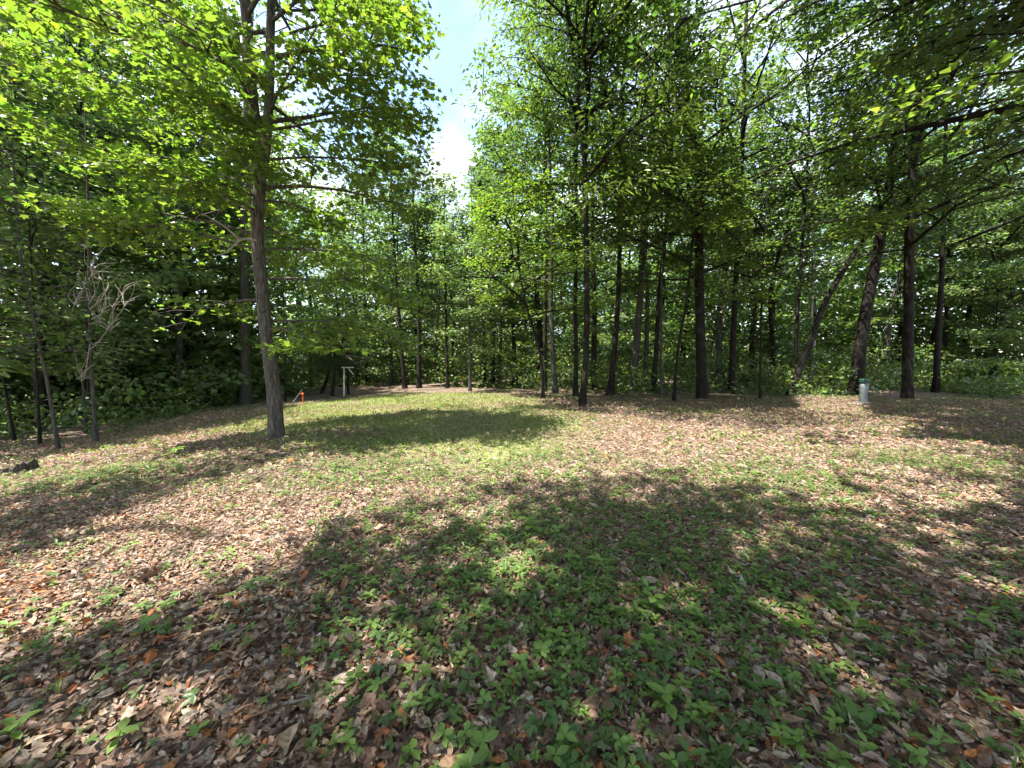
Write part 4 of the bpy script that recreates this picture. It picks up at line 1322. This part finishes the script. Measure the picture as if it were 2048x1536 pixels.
V, F = ring_surface([(.02, 0), (.02, .03), (.012, .034), (.001, .035)], 10)
obj('vent_plug', mesh('vent_plug', V + np.array([Rc * .35, -Rc * .2, Hc + .06]), F, M_GREEN), cap)
# low mound of grey gravel round it
mg = np.linspace(0, 1, 9)
a = np.linspace(0, 6.283, 40, endpoint=False)
V = [];
for r in mg:
    for t in a:
        rx, ry = (1.05 + .2 * math.sin(3 * t + 1)) * r, (.6 + .1 * math.sin(2 * t)) * r
        xx, yy = pb_[0] - .15 + rx * math.cos(t), pb_[1] - .1 + ry * math.sin(t)
        V.append((xx, yy, float(ground_z(xx, yy)) + .075 * (1 - r ** 2) - .03 + rng.normal(0, .006)))
F = [(i * 40 + j, i * 40 + (j + 1) % 40, (i + 1) * 40 + (j + 1) % 40, (i + 1) * 40 + j) for i in range(8) for j in range(40)]
mound = obj('gravel_mound', mesh('gravel_mound', np.array(V), np.array(F), plain('gravel', (.12, .108, .095), .95, 0, .5, 60, .2, .8), None, True))
tag(mound, 'low mound of grey gravel and soil round the well pipe', 'gravel', None, 'stuff')

# ------------------------------------------------------------------ orange post, leaning stick, white pole
M_ORANGE = plain('orange_paint', (.72, .16, .05), .5, 0, .15, 20)
ob = on_ground(606, 806)
K = ob[1] / FPX
post = empty('orange_post', ob)
tag(post, 'short bright orange post with crosspiece at the left lawn edge', 'post')
def boxg(sx, sy, sz, c, bev=.12):
    V, F = ring_surface([(.5 * (1 - bev), 0), (.5, bev), (.5, 1 - bev), (.5 * (1 - bev), 1), (.001, 1)], 8)
    return V * np.array([sx, sy, sz]) * np.array([1.08, 1.08, 1]) + np.array(c), F
V, F = boxg(2.6 * K, 2.6 * K, 24 * K, (0, 0, -.05)); obj('upright', mesh('upright', V, F, M_ORANGE), post)
V, F = boxg(6.2 * K, 1.8 * K, 2.0 * K, (0, -.03, 17.5 * K)); obj('crosspiece', mesh('crosspiece', V, F, M_ORANGE), post)
V, F = boxg(4.2 * K, 4.2 * K, 1.8 * K, (0, 0, -.01)); obj('foot', mesh('foot', V, F, M_ORANGE), post)
def stick(label, pts3, r, mat=M_STICK, name='fallen_stick', twigs=0):
    pts3 = np.array(pts3, float)
    b = pts3[0]
    S = spline(pts3, 16)
    g = Geo(); g.add(*tube(S, np.linspace(r, r * .45, 16), 7, .07))
    for i in range(twigs):
        k = rng.integers(5, 14)
        d = rng.normal(0, 1, 3); d[2] = abs(d[2]) * .3
        q = S[k] + d / np.linalg.norm(d) * np.linspace(0, rng.uniform(.1, .3), 4)[:, None]
        g.add(*tube(q, np.linspace(r * .5, r * .2, 4), 5))
    o = obj(name, g.mesh(name, mat, True, b), None, b)
    tag(o, label, 'stick')
    return o
p0, p1 = on_ground(583, 808), at_depth(604, 779, ob[1] + .05)
stick('dark stick leaning against the orange post', [p0, (p0 + p1) / 2 + [0, 0, -.02], p1], .018)
M_WHITE = plain('white_paint', (.78, .78, .76), .45, 0, .06, 12)
wb = on_ground(688, 792)
K = wb[1] / FPX
pole = empty('white_pole', wb)
tag(pole, 'white T-shaped pole with a brace standing among the small pines', 'pole')
def bar(name, a, b_, r, mat, par, org):
    g = Geo(); g.add(*tube(spline([a, b_], 4), np.full(4, r), 10)); obj(name, g.mesh(name, mat, True, org), par)
Yp = wb[1]
bar('upright', wb - [0, 0, .1], at_depth(688, 736, Yp), .030, M_WHITE, pole, wb)
bar('crossbar', at_depth(683, 735, Yp), at_depth(707, 735, Yp), .032, M_WHITE, pole, wb)
bar('brace', at_depth(697, 737, Yp), at_depth(707, 749, Yp), .022, M_WHITE, pole, wb)

# ------------------------------------------------------------------ stump, fallen sticks
sb = on_ground(38, 944)
K = sb[1] / FPX
stump = empty('tree_stump', sb)
tag(stump, 'rotten dark tree stump with jagged top at the left border', 'stump')
sides, rings = 30, 7
V = []
for i in range(rings):
    h = i / (rings - 1)
    for j in range(sides):
        t = j / sides * 6.283
        r = 27 * K * (1 + .35 * (1 - h) ** 3) * (1 + .09 * math.sin(5 * t) + .06 * math.sin(11 * t + 1) + rng.normal(0, .02))
        top = 30 * K * (.68 + .32 * math.cos(t - .4) + .10 * math.sin(7 * t) + .08 * math.sin(13 * t))
        V.append((r * math.cos(t), r * .8 * math.sin(t), h * top - .05))
for j in range(sides):
    t = j / sides * 6.283
    V.append((14 * K * math.cos(t), 14 * K * .8 * math.sin(t), 9 * K + rng.normal(0, .015)))
F = [(i * sides + j, i * sides + (j + 1) % sides, (i + 1) * sides + (j + 1) % sides, (i + 1) * sides + j) for i in range(rings) for j in range(sides)]
obj('shell', mesh('shell', np.array(V), np.array(F), M_BARK_GREY, None, False), stump)
V, F = ring_surface([(15 * K, 6 * K), (8 * K, 10 * K), (.001, 9 * K)], 16)
obj('rotten_core', mesh('rotten_core', V + rng.normal(0, .012, V.shape), F, plain('rotten_wood', (.06, .04, .028), .95, 0, .5, 18, .1, .7)), stump)


def gstick(label, pix, r, lift=.02, twigs=1, mat=M_STICK):
    pts = []
    for i, (u_, v_) in enumerate(pix):
        p = on_ground(u_, v_); p[2] += lift + .02 * rng.random(); pts.append(p)
    stick(label, pts, r, mat, 'fallen_stick', twigs)


gstick('long thin grey stick lying across the bottom left corner', [(155, 1535), (215, 1482), (270, 1430)], .006, .02, 0, M_DEAD)
gstick('short dark stick above the bottom edge left of the middle', [(560, 1425), (610, 1412), (660, 1390)], .009, .02)
gstick('curved pale branch on the ground in front of the well pipe', [(1650, 858), (1690, 868), (1720, 858), (1800, 852)], .018, .03, 2)
gstick('dark thin branch lying right of the curved pale branch', [(1740, 870), (1810, 876), (1880, 870)], .014, .02)
gstick('grey stick in shaded litter right of the middle', [(1530, 985), (1570, 990), (1610, 992)], .011, .02, 1, M_DEAD)
gstick('dark twig lying at the left of the lower middle', [(430, 1290), (480, 1270), (540, 1262)], .006, .02)
gstick('dark branch fallen beside the small pines on the lawn edge', [(652, 792), (664, 796), (676, 800)], .02, .05, 3, M_DEAD)
gstick('grey stick at the right border of the foreground', [(1900, 1230), (1960, 1250), (2030, 1262)], .009, .02)
